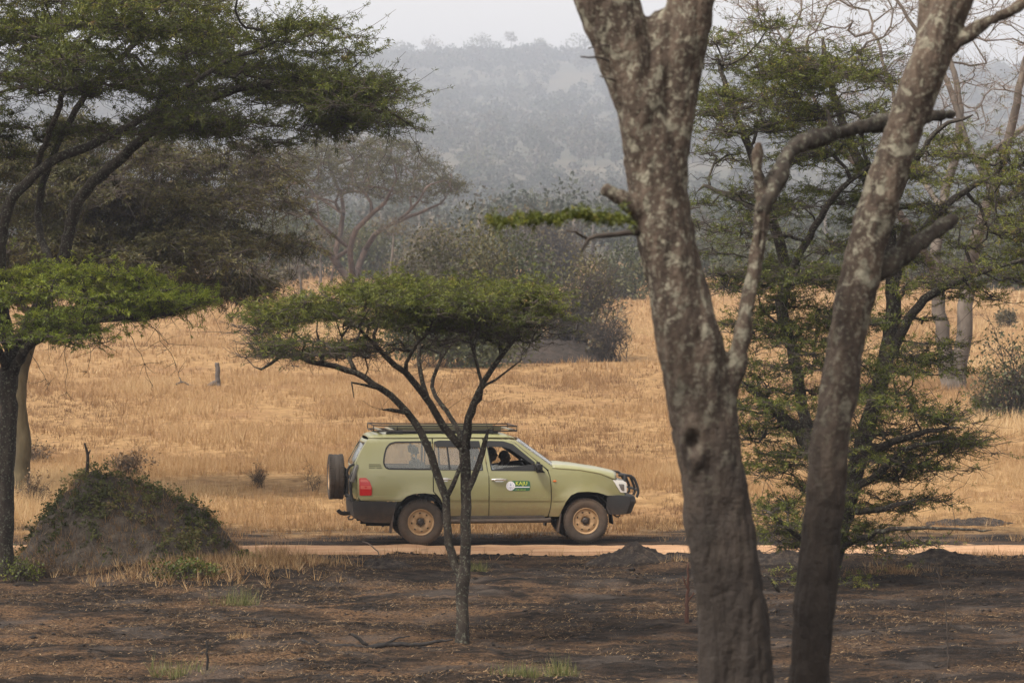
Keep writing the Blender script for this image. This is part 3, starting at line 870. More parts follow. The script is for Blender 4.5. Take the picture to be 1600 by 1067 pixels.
    cl = vnoise(T[:, 0, 0] * 1.3, T[:, 0, 1] * 1.3, T[:, 0, 2] * 1.8, seed=19)
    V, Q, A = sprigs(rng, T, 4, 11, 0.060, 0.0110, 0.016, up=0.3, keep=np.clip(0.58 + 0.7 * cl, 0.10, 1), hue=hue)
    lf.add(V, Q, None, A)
    nd = np.where(s.R[:s.n] < 0.035)[0]
    nd = rng.choice(nd, 900); Tb = twigs(rng, s.P[nd], tipdirs(s, nd), 2, 0.62, rise=0.0, flat=0.22, nseg=6)
    twig_tubes(tw, Tb, 0.0075)
    add_part('trunk', wood, root, M_bark_dark)
    add_part('twig', tw, root, M_twig, kind='stuff')
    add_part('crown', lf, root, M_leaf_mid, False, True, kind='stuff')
right_acacia()

# ---- foreground trunks covered in lichen
def fore_mesh(limbs, Y0, voxel, seed, amp=0.012):
    acc = Acc()
    for pts in limbs:
        w = np.array([np.append(P(q[0], q[1], Y0 + (q[3] if len(q) > 3 else 0)), q[2] / FPX * (Y0 + (q[3] if len(q) > 3 else 0))) for q in pts])
        c = catmull(w, 0.06)
        V, Q, T = sweep(c[:, :3], c[:, 3], 16); acc.add(V, Q, T)
    me = remesh(acc, voxel, 5)
    V = get_co(me); N = get_no(me)
    d = amp * fbm(V[:, 0] * 9, V[:, 1] * 9, V[:, 2] * 3.2, 3, seed) + amp * 0.5 * vnoise(V[:, 0] * 34, V[:, 1] * 34, V[:, 2] * 16, seed + 7) + amp * 0.9 * vnoise(V[:, 0] * 4, V[:, 1] * 4, V[:, 2] * 2.2, seed + 3) - amp * 0.9 * (1 - np.abs(vnoise(V[:, 0] * 16, V[:, 1] * 16, V[:, 2] * 4.5, seed + 9))) ** 4
    set_co(me, V + N * d[:, None])
    return me

Y1 = 18.0
gb = HZ + CAMZ * FPX / Y1
t1 = tree_object('lichen_tree', (P(1165, gb, Y1)[0], Y1, 0.0), 'thick blurred foreground trunk with pale lichen patches forking at the top, right of the car')
t1.location.z = g1(t1.location.x, Y1)
me = fore_mesh([
    [(1160,gb+30,72),(1150,1400,54),(1138,1220,44),(1131,1067,38),(1122,950,36),(1110,850,36),(1099,740,37),(1085,640,42),(1071,550,46),(1056,460,47),(1040,380,46),(1026,300,43),(1013,220,42),(999,150,44),(975,75,46),(950,5,50),(925,-80,52),(890,-200,48),(850,-340,42)],
    [(1200,gb+30,70),(1190,1400,56),(1180,1220,48),(1170,1067,44),(1157,950,42),(1143,850,41),(1126,740,40),(1108,640,42),(1088,550,44),(1070,460,42,.02),(1054,380,36,.02),(1045,310,32),(1046,250,30),(1053,190,31),(1062,120,33),(1074,50,36),(1085,-20,36),(1100,-120,34),(1125,-280,30)],
    [(1015,140,36),(1030,90,40,.04),(1036,45,36,.04),(1040,20,20,.06)],
    [(1120,655,18),(1141,600,15),(1154,545,14.5),(1167,480,14.5),(1181,410,14.5),(1189,340,15),(1192,300,15)],
    [(1192,310,15),(1186,275,12),(1183,242,10),(1185,222,5)],
    [(1035,348,24),(1005,330,19,-.05),(975,314,14,-.1),(947,297,12.5,-.12),(940,293,9,-.12)],
    [(1078,640,26,-.03),(1084,690,28,-.04),(1090,735,24,-.03)],
], Y1, 0.0125, 41, 0.013)
# a knot hole in the bark
V = get_co(me); hc = P(1084, 690, Y1 - 0.17); dd = np.linalg.norm((V - hc) * np.array((1, 0.6, 0.75)), axis=1)
V[:, 1] += 0.10 * np.exp(-(dd / 0.036) ** 2) - 0.012 * np.exp(-((dd - 0.07) / 0.03) ** 2)
set_co(me, V)
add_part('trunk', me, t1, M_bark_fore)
add_part('limb', fore_mesh([[(1188,335,13),(1196,312,15),(1212,280,15,.1),(1240,232,14,.3),(1290,213,13,.6),(1350,198,12.5,.9),(1410,188,12,1.2),(1462,181,11,1.5),(1490,178,7,1.6)], [(1405,188,8,1.2),(1420,165,6,1.3),(1445,140,4,1.4)], [(1300,211,8,.6),(1292,175,6,.7),(1280,150,3,.8)]], Y1, 0.011, 47, 0.012), t1, M_bark_dark)
rg = np.random.default_rng(5)
tw, lf = Acc(), Acc()
for pts in ([(1000,350,6),(985,345,5),(940,340,4,-.1),(880,338,3.2,-.2),(820,348,2.4,-.3),(765,346,1.2,-.4)],
            [(1005,365,5),(960,366,4,-.1),(920,374,3.4,-.2),(908,395,1.4,-.2)],
            [(920,374,3),(900,362,2,-.2),(885,360,1.2,-.2)],
            [(968,108,3),(945,92,2.2,-.1),(905,88,1.2,-.15)], [(975,130,3),(955,125,2,-.1),(935,120,1,-.1)], [(990,160,2.5),(960,162,1.2,-.1)], [(985,110,3),(955,75,2,-.1),(920,75,1,-.2)]):
    w = np.array([np.append(P(q[0], q[1], 17.98 + (q[3] if len(q) > 3 else 0)), q[2] / FPX * 17.98) for q in pts])
    c = catmull(w, 0.05); c[:, :3] += rg.normal(0, 0.004, c[:, :3].shape); V, Q, T = sweep(c[:, :3], c[:, 3], 6); tw.add(V, Q, T)
seg = []
for a, b, n in (((985,345),(885,338),46), ((885,342),(770,348),40)):
    for u in np.linspace(0, 1, n):
        if 0.9 < u and a[0] > 900: continue
        seg.append(P(a[0] + (b[0]-a[0]) * u, a[1] + (b[1]-a[1]) * u, 17.5 + rg.normal(0, 0.05)))
T = twigs(rg, np.array(seg), np.tile((-1.0, 0, 0.1), (len(seg), 1)), 2, 0.075, rise=0.12, flat=0.45)
V, Q, A = sprigs(rg, T, 4, 6, 0.032, 0.008, 0.008); lf.add(V, Q, None, A)
add_part('twig', tw, t1, M_twig, kind='stuff')
add_part('leafy_twig', lf, t1, M_leaf_mid, False, True, kind='stuff')

Y2 = 18.6
gb2 = HZ + CAMZ * FPX / Y2
t2 = tree_object('lichen_tree', (P(1262, gb2, Y2)[0], Y2, 0.0), 'slimmer blurred foreground trunk leaning right with grey lichen and a broken side branch')
t2.location.z = g1(t2.location.x, Y2)
me = fore_mesh([
    [(1240,gb2+30,58),(1246,1350,44),(1254,1180,37),(1264,1067,34),(1272,960,34),(1282,850,33),(1295,720,30),(1309,620,30),(1325,520,29),(1345,425,30),(1371,330,30),(1400,235,30),(1430,150,30),(1458,80,32),(1485,10,30),(1512,-60,30),(1560,-180,26),(1620,-330,22)],
    [(1440,130,20),(1448,70,20,.05),(1452,0,18,.08),(1452,-100,15,.1),(1440,-240,12,.1)],
    [(1460,95,14),(1490,72,12.5,-.03),(1535,40,11,-.05),(1580,16,9.5,-.08),(1640,-15,8,-.1)],
], Y2, 0.0115, 61, 0.012)
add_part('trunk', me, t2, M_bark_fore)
add_part('limb', fore_mesh([[(1345,450,18),(1362,432,18,.05),(1385,415,17,.1),(1420,390,15,.2),(1455,366,13,.3),(1487,345,10,.4),(1497,338,6,.4)], [(1408,396,11,.15),(1415,374,9,.15),(1416,352,6,.15)]], Y2, 0.011, 67, 0.012), t2, M_bark_dark)
# ------------------------------------------------------------------ trees and bushes farther off
def gpy(px, Y):
    """photo row of the ground at column px, distance Y"""
    return HZ + (CAMZ - g1((px - 800) / FPX * Y, Y)) * FPX / Y

def pale_tree():
    Y0 = 110.0
    s = Skel(505)
    b = gpy(1490, Y0)
    s.limb([(1486,b+8,22),(1484,b-8,15),(1476,b-60,12),(1468,b-120,11),(1463,b-170,10.5),(1462,400,9),(1470,330,8,.6),(1490,250,7,1),(1500,170,5.5,1.5),(1480,80,4,2),(1470,0,3,2.3)], Y0, step=0.4, attach=False, jit=0.05)
    s.limb([(1492,b+6,20),(1498,b-30,14),(1507,b-90,12.5),(1510,b-150,12),(1514,420,11),(1530,360,10,-.6),(1550,300,9,-1),(1575,220,7.5,-1.4),(1592,140,6,-1.8),(1612,60,5,-2),(1640,-30,3,-2.2)], Y0, step=0.4, jit=0.05)
    s.limb([(1463,430,7),(1430,370,6.5,-1),(1390,310,6,-1.6),(1345,265,5,-2),(1305,225,4,-2.3),(1270,150,3,-2.6),(1230,70,2,-2.8)], Y0, step=0.4, jit=0.06)
    s.limb([(1550,300,6),(1510,220,5,1),(1480,130,4.5,1.6),(1440,60,3.4,2),(1400,0,2.4,2.4)], Y0, step=0.4, jit=0.06)
    s.limb([(1575,220,5),(1620,180,4,.5),(1690,120,3,1),(1760,60,2,1.5)], Y0, step=0.4, jit=0.06)
    s.limb([(1540,330,5),(1600,290,4.5,-2),(1660,250,3.4,-3),(1740,190,2,-3.6)], Y0, step=0.4, jit=0.06)
    s.limb([(1470,330,5),(1430,250,4,2.4),(1400,160,3.2,3),(1370,60,2.4,3.6)], Y0, step=0.4, jit=0.06)
    up = [(1110,-20),(1200,-110),(1350,-190),(1500,-220),(1650,-170),(1780,-60),(1820,60)]
    lo = [(1110,70),(1200,110),(1350,190),(1430,260),(1500,270),(1650,270),(1780,210),(1820,90)]
    T1 = outline_targets(s.rng, up, lo, Y0, 5.5, 520, 1.0)
    tips = s.grow(T1, step=0.4, pen=0.2, jit=0.2)
    s.finish(tips, 0.011, 0.44, 0.14)
    wood, tw, lf = Acc(), Acc(), Acc(); s.skin(wood, 9, 3)
    T = twigs(s.rng, s.P[tips], tipdirs(s, tips), 6, 1.0, rise=0.2, flat=0.6)
    twig_tubes(tw, T, 0.011)
    V, Q, A = sprigs(s.rng, T, 2, 4, 0.14, 0.04, 0.06, keep=0.22); lf.add(V, Q, None, A)
    root = tree_object('bare_tree', tuple(P(1490,b,Y0)), 'tall nearly bare pale-barked tree with two trunks in the dry grass at right')
    root.location.z = g1(root.location.x, Y0)
    add_part('trunk', wood, root, M_bark_pale); add_part('twig', tw, root, M_twig_pale, kind='stuff'); add_part('crown', lf, root, M_leaf_olive, False, True, kind='stuff')
pale_tree()

def far_umbrella():
    Y0 = 230.0
    s = Skel(606)
    b = gpy(552, Y0)
    s.limb([(552,b+3,8),(550,b-8,7),(544,b-14,5.5),(522,405,5),(503,389,4.2,-1),(470,377,3.2,-2),(440,366,2,-3)], Y0, step=0.7, attach=False, jit=0.05)
    s.limb([(532,b-28,5),(524,398,4.5,1),(534,351,4,2),(537,330,3.4,2),(528,290,2.4,3),(510,255,1.4,3)], Y0, step=0.7, jit=0.06)
    s.limb([(551,b-6,6),(550,420,5,-1),(547,389,4.6,-2),(558,358,4.2,-2.5),(582,334,3.6,-3),(601,318,3,-3.5),(620,280,1.6,-4)], Y0, step=0.7, jit=0.06)
    s.limb([(553,b-6,6),(562,415,5,1),(571,391,4.6,1.5),(585,367,4,2),(611,350,3.4,2.5),(653,334,2.6,3),(689,318,1.6,3)], Y0, step=0.7, jit=0.06)
    s.limb([(537,335,2.6),(500,310,2,4),(460,290,1.4,5)], Y0, step=0.7)
    s.limb([(547,389,3),(500,350,2.4,-4),(470,320,1.6,-5)], Y0, step=0.7)
    s.limb([(585,367,3),(640,330,2.2,-4),(670,290,1.4,-5)], Y0, step=0.7)
    up = [(402,296),(430,255),(480,226),(540,214),(600,214),(650,228),(690,255),(718,288)]
    lo = [(402,306),(440,330),(500,318),(560,300),(620,318),(680,318),(718,298)]
    T1 = outline_targets(s.rng, up, lo, Y0, 6.0, 420, 1.2)
    tips = s.grow(T1, step=0.7, pen=0.2, jit=0.15)
    s.finish(tips, 0.02, 0.44, 0.16)
    wood, tw, lf = Acc(), Acc(), Acc(); s.skin(wood, 8, 3)
    T = twigs(s.rng, s.P[tips], tipdirs(s, tips), 6, 1.1, rise=0.15, flat=0.4); twig_tubes(tw, T, 0.016)
    V, Q, A = sprigs(s.rng, T, 4, 4, 0.20, 0.07, 0.12, keep=0.62); lf.add(V, Q, None, A)
    root = tree_object('flat_topped_tree', tuple(P(552,b,Y0)), 'hazy flat-topped tree with spreading brown limbs far behind the small acacia')
    root.location.z = g1(root.location.x, Y0)
    add_part('trunk', wood, root, M_bark_brown); add_part('twig', tw, root, M_twig, kind='stuff'); add_part('crown', lf, root, M_leaf_olive, False, True, kind='stuff')
far_umbrella()

def lobed_points(rng, n, rx, ry, rz, lobes=9, shell=0.55):
    """points spread through a lumpy crown sitting on z = 0"""
    c = norm(rng.normal(0, 1, (lobes, 3))) * rng.uniform(0.25, 0.62, (lobes, 1)); c[:, 2] = np.abs(c[:, 2]) * 0.9 + 0.12
    k = rng.integers(0, lobes, n)
    r = rng.uniform(0.28, 0.46, lobes)[k]
    v = norm(rng.normal(0, 1, (n, 3))) * (rng.uniform(shell, 1, (n, 1)))
    p = c[k] + v * r[:, None]
    p[:, 2] = np.clip(p[:, 2], 0.01, None)
    return p * np.array((rx, ry, rz)), rng.uniform(0, 1, lobes)[k]

def flakes(rng, p, hue, size, up=0.3, asp=0.55):
    n = len(p)
    d = norm(rng.normal(0, 1, (n, 3)) + np.array((0, 0, up)))
    s_ = norm(np.cross(d, rng.normal(0, 1, (n, 3))))
    L = (size * rng.uniform(0.5, 1.3, n))[:, None]
    V = np.stack((p - d * L * 0.5, p + s_ * L * asp * 0.5, p + d * L * 0.5, p - s_ * L * asp * 0.5), 1).reshape(-1, 3)
    return V, np.arange(n * 4).reshape(-1, 4), np.repeat(np.clip(hue * 0.6 + rng.uniform(0, 0.4, n), 0, 1), 4)

def bush(name, label, px, Y, w, h, leafm, n, size, seed, stems=26, leafy=1.0, cat='bush', group=None, py=None, depth=0.8, stem_mat=None, shell=0.4, sink=0.0):
    rng = np.random.default_rng(seed)
    x = (px - 800) / FPX * Y
    root = empty(name, (x, Y, g1(x, Y) - sink)); tag(root, label, cat, group)
    p, hue = lobed_points(rng, n, w / 2 * 1.25, w / 2 * depth * 1.25, h * 1.02, 11, shell)
    if leafy > 0:
        V, Q, A = flakes(rng, p[: int(n * leafy)], hue[: int(n * leafy)], size)
        lf = Acc(); lf.add(V, Q, None, A)
        o = link('foliage', lf.mesh('foliage', leafm, False, True), root); o['kind'] = 'stuff'
    st = Acc()
    tgt = p[rng.integers(0, n, stems)] * rng.uniform(0.85, 1.08, (stems, 1))
    base = rng.normal(0, 0.10 * w, (stems, 3)) * np.array((1, depth, 0)); base[:, 2] = -0.05
    u = np.linspace(0, 1, 6)[None, :, None]
    mid = base * 0.6 + tgt * 0.4 + np.array((0, 0, 0.22 * h))
    PT = (1 - u) ** 2 * base[:, None] + 2 * u * (1 - u) * mid[:, None] + u * u * tgt[:, None]
    PT[:, 1:-1] += rng.normal(0, 0.02 * h, PT[:, 1:-1].shape)
    r0 = max(0.004, 0.0065 * h)
    V, Q = sweep_many(PT, np.broadcast_to(np.linspace(r0, r0 * 0.3, 6), (stems, 6)), 4); st.add(V, Q)
    T = twigs(rng, PT[:, 3:].reshape(-1, 3), np.repeat(norm(tgt - base), 3, axis=0), 4, 0.22 * h, rise=0.2, flat=0.8)
    V, Q = sweep_many(T, np.broadcast_to(np.linspace(r0 * 0.45, r0 * 0.2, 4), T.shape[:2]), 3); st.add(V, Q)
    link('stem', st.mesh('stem', stem_mat or M_twig, True), root)
    return root

# evergreen thicket on a low rise in the middle distance
k = NT('thicket_earth'); k.color(k.ramp(k.noise(k.pos(), 2.5, 5, 0.65), [(0.3, (0.014, 0.011, 0.009)), (0.7, (0.042, 0.030, 0.023))])).rough(0.95); k.bump(k.noise(k.pos(), 6, 4), 0.1); M_earth = k.m
def mound_mesh(cx, cy, rx, ry, h, seed, n=64, rough=0.12, power=0.95):
    a = np.linspace(0, 2 * math.pi, n, endpoint=False); r = np.linspace(0, 1, 22)
    A, Rr = np.meshgrid(a, r)
    wob = 1 + 0.13 * vnoise(np.cos(A) * 1.6 + seed, np.sin(A) * 1.6, seed=seed)
    x = cx + np.cos(A) * Rr * rx * wob; y = cy + np.sin(A) * Rr * ry * wob
    prof = (1 - Rr ** 2) ** power
    z = G(x, y) + h * prof * (1 + rough * 2.0 * fbm(x / rx * 2.2 + seed, y / ry * 2.2, octv=4, seed=seed)) + (0.13 * h * fbm(x / rx * 8, y / ry * 8, octv=4, seed=seed + 5) + 0.02 * min(h, 0.5) / 0.2 * vnoise(x * 19, y * 19, seed=seed + 8)) * (1 - Rr ** 4) - 0.05 * (Rr > 0.97)
    nr, nc = A.shape
    i = np.arange(nr - 1)[:, None] * nc; j = np.arange(nc)[None]
    Q = np.stack((i + j, i + nc + j, i + nc + (j + 1) % nc, i + (j + 1) % nc), -1).reshape(-1, 4)
    return np.stack((x, y, z), -1).reshape(-1, 3), Q

def mound(name, label, px, Y, rx, ry, h, mat, seed, cat='mound', group=None, **kw):
    cx = (px - 800) / FPX * Y
    V, Q = mound_mesh(cx, Y, rx, ry, h, seed, **kw)
    root = np.array((cx, Y, g1(cx, Y)))
    o = link(name, mesh_np(name, V - root, Q, None, mat, True)); o.location = root
    tag(o, label, cat, group)
    return o

mound('earth_mound', 'low dark earth rise under the thicket in the middle distance', 845, 131, 3.2, 2.6, 0.75, M_earth, 71)
bush('thicket_bush', 'dark green evergreen bush, left half of the thicket behind the small acacia', 715, 134, 7.0, 6.4, M_leaf_thicket, 11000, 0.19, 81, 60)
bush('thicket_bush', 'tall dark grey-green bush in the middle of the thicket', 800, 137, 6.0, 6.6, M_leaf_far, 8600, 0.19, 82, 50)
bush('thicket_bush', 'brownish half-bare bush, right end of the thicket', 893, 132, 5.4, 5.4, M_leaf_thicket, 4600, 0.16, 83, 90, 0.8)
bush('thicket_bush', 'dense dark low bush at the foot of the thicket', 700, 126, 7.2, 2.8, M_leaf_far, 6400, 0.18, 84, 40)
bush('thicket_bush', 'leafless twiggy scrub drooping beside the thicket at its right', 950, 130, 2.6, 3.0, M_leaf_grey, 500, 0.18, 85, 80, 0.5)
bush('field_bush', 'grey-green bush in the dry grass at the right edge', 1592, 96, 3.0, 3.1, M_leaf_far, 4200, 0.12, 86, 70, 0.85)
bush('field_bush', 'low grey dry scrub beside the bush at the right edge', 1545, 98, 1.8, 1.5, M_leaf_grey, 700, 0.12, 87, 60, 0.7)
bush('field_bush', 'small grey shrub far off in the grass at right', 1572, 165, 1.6, 1.3, M_leaf_grey, 420, 0.2, 88, 30)
bush('dry_bush', 'brown dry bush in the grass behind the mound', 197, 74, 1.6, 0.72, M_leaf_dead, 700, 0.08, 89, 90, 0.7)
bush('dry_bush', 'dry brown weeds at the foot of the yellowish trunk', 50, 66, 1.0, 0.8, M_leaf_dead, 420, 0.07, 90, 60, 0.8)
bush('dry_bush', 'bare twiggy shrublet in the grass left of the spare wheel', 402, 70, 0.85, 0.75, M_leaf_dead, 120, 0.05, 91, 40, 0.5)
bush('dry_bush', 'thin leafless twigs in the grass just left of the spare wheel', 488, 68.5, 0.8, 0.8, M_leaf_dead, 60, 0.05, 92, 12, 0.4)
bush('dry_bush', 'brown dry weeds in the grass below the left acacia', 40, 78, 1.6, 0.85, M_leaf_dead, 420, 0.08, 93, 50, 0.8)

# slender half-bare trees at the far side of the field
def slim_tree(label, px, Y, h, lean, seed, leafm=M_leaf_grey, crown=(2.2, 1.6), n=260, fork=True, group=None, bark=None, name='slender_tree', size=0.26, crown_at=0.72, stems=30):
    rng = np.random.default_rng(seed)
    x = (px - 800) / FPX * Y
    root = empty(name, (x, Y, g1(x, Y))); tag(root, label, 'tree', group)
    sk = Skel(seed, 6000)
    r = 0.018 * h + 0.02
    pts = np.array([(0, 0, -0.2, r * 1.4), (lean * .1, 0, h * .15, r), (lean * .35, 0.05, h * .4, r * .85), (lean * .7, 0, h * .62, r * .6), (lean, 0, h * .88, r * .2)], dtype=float)
    par = -1
    for q in catmull(pts, h / 14): par = sk.add(q[:3] + rng.normal(0, 0.006 * h, 3) * (q[2] > 0.3), par, max(q[3], 0.01))
    c, hue = lobed_points(rng, stems, crown[0], crown[0], crown[1], 7, 0.6)
    c = c + np.array((lean * 0.9, 0, h - crown[1] * 1.0))
    tips = sk.grow(c, step=h / 12, pen=0.3, jit=0.2)
    sk.finish(tips, 0.006 + 0.0012 * h, 0.46, r * .6)
    wood = Acc(); sk.skin(wood, 7, 3)
    T = twigs(rng, sk.P[tips], tipdirs(sk, tips), 5, 0.16 * h, rise=0.2, flat=0.6)
    V, Q = sweep_many(T, np.broadcast_to(np.linspace(0.005 + 0.0008 * h, 0.004, 4), T.shape[:2]), 3); wood.add(V, Q)
    link('trunk', wood.mesh('trunk', bark or M_bark_pale, True), root)
    if n:
        p, hu = lobed_points(rng, n, crown[0] * 1.2, crown[0] * 1.2, crown[1] * 1.1, 9, 0.3)
        V, Q, A = flakes(rng, p + np.array((lean * 0.9, 0, h - crown[1] * 1.05)), hu, size); lf = Acc(); lf.add(V, Q, None, A)
        o = link('crown', lf.mesh('crown', leafm, False, True), root); o['kind'] = 'stuff'
    return root
slim_tree('leaning thin tree at far left of the row beyond the field', 413, 205, 4.8, 0.5, 111, n=160)
slim_tree('small forked bare tree with a tuft of green at its foot, beyond the field', 472, 200, 3.6, -0.3, 112, n=30)
slim_tree('thin straight tree left of the hazy flat-topped tree', 500, 238, 5.0, 0.2, 113, n=220)
slim_tree('thin dark tree leaning close under the hazy flat-topped tree', 517, 240, 4.4, 0.8, 114, n=120, bark=M_bark_brown)
slim_tree('slender pale tree right of the hazy flat-topped tree', 610, 225, 5.6, 0.3, 115, n=240)
bush('far_shrub', 'small green shrub at the foot of the forked bare tree', 478, 198, 1.6, 1.5, M_leaf_far, 300, 0.2, 116, 20)
bush('far_shrub', 'grey shrub beyond the field between the thin trees', 440, 232, 5.0, 2.0, M_leaf_grey, 700, 0.3, 117, 30)
bush('far_bush', 'dark rounded bush behind the hazy flat-topped tree', 590, 262, 5.2, 6.4, M_leaf_far, 3600, 0.29, 118, 30)
bush('far_bush', 'dark green tree clump left of the hazy flat-topped tree', 475, 275, 11.0, 7.5, M_leaf_far, 6400, 0.32, 119, 40)
bush('far_bush', 'dark low scrub right of the slender pale tree', 655, 232, 7.5, 3.6, M_leaf_grey, 3200, 0.26, 120, 60)
bush('far_bush', 'dark clump low behind the limbs of the flat-topped tree', 560, 300, 8.0, 5.0, M_leaf_far, 3600, 0.32, 121, 30)
bush('far_bush', 'grey scrub rising behind the thicket at its left', 680, 260, 9.0, 6.6, M_leaf_grey, 4400, 0.28, 122, 60)
bush('far_bush', 'grey-brown bare scrub rising behind the thicket at its right', 860, 250, 10.0, 7.0, M_leaf_grey, 2600, 0.28, 123, 150)
bush('far_bush', 'dark bush low behind the foreground trunk', 985, 215, 6.0, 4.6, M_leaf_far, 3600, 0.27, 124, 30)
for q, (px, Y, w, h, lab) in enumerate(((1440, 250, 10, 5.5, 'dark hazy bush at the far edge of the field behind the open acacia'), (1530, 245, 11, 6.2, 'dark hazy bush at the far edge of the field right of the pale trunks'),
                                        (1610, 240, 11, 7.0, 'tall dark hazy bush at the far right edge of the field'), (1200, 260, 11, 6.0, 'dark hazy bush at the far edge of the field behind the forked foreground trunk'),
                                        (1090, 270, 10, 5.0, 'low hazy bush at the far edge of the field just behind the thick trunk'), (1320, 262, 11, 5.0, 'low hazy bush at the far edge of the field behind the leaning trunk'),
                                        (60, 270, 12, 6.0, 'hazy bush at the far edge of the field behind the left acacia'), (250, 265, 13, 6.5, 'hazy bush at the far edge of the field under the left crown'),
                                        (360, 285, 11, 7.0, 'hazy green bush at the far edge of the field left of the thin trees'))):
    bush('far_bush', lab, px, Y, w, h, M_leaf_far, 4200, 0.30, 130 + q, 30, shell=0.3)

# woodland covering the hill: one mass in the haze
def woodland():
    rng = np.random.default_rng(900)
    acc, wood = Acc(), Acc()
    N = 11000
    Yc = np.where(rng.uniform(0, 1, N) < 0.80, 340 + 2480 * rng.uniform(0, 1, N) ** 0.9, rng.uniform(2560, 2880, N)); xc = rng.uniform(-0.23, 0.23, N) * Yc
    ok = rng.uniform(0, 1, N) < 0.85 + 0.45 * vnoise(xc / 90, Yc / 90, seed=55)
    Yc, xc = Yc[ok][:6400], xc[ok][:6400]; zc = G(xc, Yc)
    for x, Y, z in zip(xc, Yc, zc):
        h = rng.uniform(3.5, 9.5) * (1 + Y / 3200) * (1 if rng.uniform() < 0.75 else 0.55); w = h * rng.uniform(0.8, 1.35)
        fs = 0.16 + 0.00080 * Y; m = int(np.clip(2.4 * h * w / fs ** 2, 40, 330))
        p, hue = lobed_points(rng, m, w * 0.75, w * 0.75, h * 0.75, 6, 0.35)
        V, Q, A = flakes(rng, p + np.array((x, Y, z + h * 0.22)), np.full(m, rng.uniform(0, 1)), fs * 1.25, asp=0.7)
        acc.add(V, Q, None, A)
        V, Q, T = sweep(np.array([(x, Y, z - 0.3), (x + rng.normal(0, .2), Y, z + h * 0.55)]), np.array((0.03 * h, 0.015 * h)), 4); wood.add(V, Q, T)
    root = empty('hillside_woodland', (0, 0, 0)); tag(root, 'hazy scrub woodland covering the far hillside', 'woodland', kind='stuff')
    o = link('foliage', acc.mesh('foliage', leaf_mat('leaf_hill', [(0, (0.030, 0.038, 0.022)), (0.45, (0.050, 0.054, 0.034)), (0.75, (0.075, 0.066, 0.046)), (1, (0.10, 0.082, 0.058))]), False, True), root); o['kind'] = 'stuff'
    o = link('trunk', wood.mesh('trunk', M_bark_pale), root); o['kind'] = 'stuff'
woodland()
for q, (px, Y, h, cr, lab) in enumerate((
        (628, 2780, 22, (15, 14), 'hazy round tree on the skyline, leftmost beside the left crown'), (672, 2785, 25, (12, 12), 'bare hazy tree on the skyline left of the middle'),
        (752, 2782, 28, (20, 17), 'broad hazy tree on the skyline at the middle of the ridge'), (798, 2780, 28, (8, 11), 'thin open tree standing up from the skyline'),
        (845, 2785, 22, (15, 12), 'low hazy tree on the skyline right of the thin open tree'), (905, 2775, 30, (23, 19), 'large rounded hazy tree on the skyline left of the thick trunk'),
        (745, 1150, 19, (11, 14), 'dark green rounded tree standing out on the middle of the hillside'), (1495, 2780, 26, (16, 17), 'hazy tree on the skyline seen right of the leaning trunk'),
        (1560, 2780, 25, (17, 15), 'hazy tree on the skyline near the right edge'))):
    slim_tree(lab, px, Y, h, 0.3, 160 + q, M_leaf_far if q not in (1, 3) else M_leaf_grey, cr, 420 if q not in (1, 3) else 120, name='hill_tree', size=2.3 if Y > 1500 else 1.2, stems=24)

# ------------------------------------------------------------------ mound overgrown with green at the left
k = NT('termite_earth'); c = k.ramp(k.noise(k.pos(), 4.5, 6, 0.65), [(0.3, (0.036, 0.029, 0.023)), (0.52, (0.082, 0.065, 0.051)), (0.72, (0.150, 0.122, 0.094))])
k.color(c).rough(0.95); k.bump(k.math('ADD', k.noise(k.pos(), 9, 5, 0.65), k.noise(k.pos(), 30, 3)), 0.06); M_mound = k.m
MY = 49.4; mx = (182 - 800) / FPX * MY
rootm = empty('termite_mound', (mx, MY, g1(mx, MY)))
tag(rootm, 'earth mound overgrown with green creepers and dry grass at the left', 'mound')
a = np.linspace(0, 2 * math.pi, 110, endpoint=False); r = np.linspace(0, 1, 60)
A, Rr = np.meshgrid(a, r)
wob = 1 + 0.10 * vnoise(np.cos(A) * 2 + 3, np.sin(A) * 2, seed=77)
ux = np.cos(A) * Rr; uy = np.sin(A) * Rr
xx = mx + np.where(ux > 0, ux * 1.95, ux * 1.50) * wob; yy_ = MY + uy * 1.55 * wob
ridge = np.interp((xx - mx) * FPX / MY + 182, [10, 40, 62, 95, 120, 150, 190, 215, 250, 290, 330, 360, 390], [0, 30, 68, 108, 132, 141, 141, 134, 118, 98, 72, 40, 10]) / FPX * MY
tt = np.clip(np.abs(uy) / np.sqrt(np.maximum(1 - ux ** 2, 1e-3)), 0, 1)
hh = ridge * (1 - tt ** 1.7) ** 1.45 * sstep(1.0, 0.93, np.abs(ux))
rgh = 0.09 * fbm(xx * 2.3, yy_ * 2.3, octv=4, seed=78) + 0.06 * fbm(xx * 8, yy_ * 8, octv=3, seed=79)
Vm = np.stack((xx, yy_, G(xx, yy_) + hh + rgh * (1 - Rr ** 6) - 0.1 * (Rr > 0.98)), -1).reshape(-1, 3)
nr, nc = A.shape
i = np.arange(nr - 1)[:, None] * nc; j = np.arange(nc)[None]
Qm = np.stack((i + j, i + nc + j, i + nc + (j + 1) % nc, i + (j + 1) % nc), -1).reshape(-1, 4)
link('earth', mesh_np('earth', Vm - np.array(rootm.location), Qm, None, M_mound, True), rootm)
rng = np.random.default_rng(71)
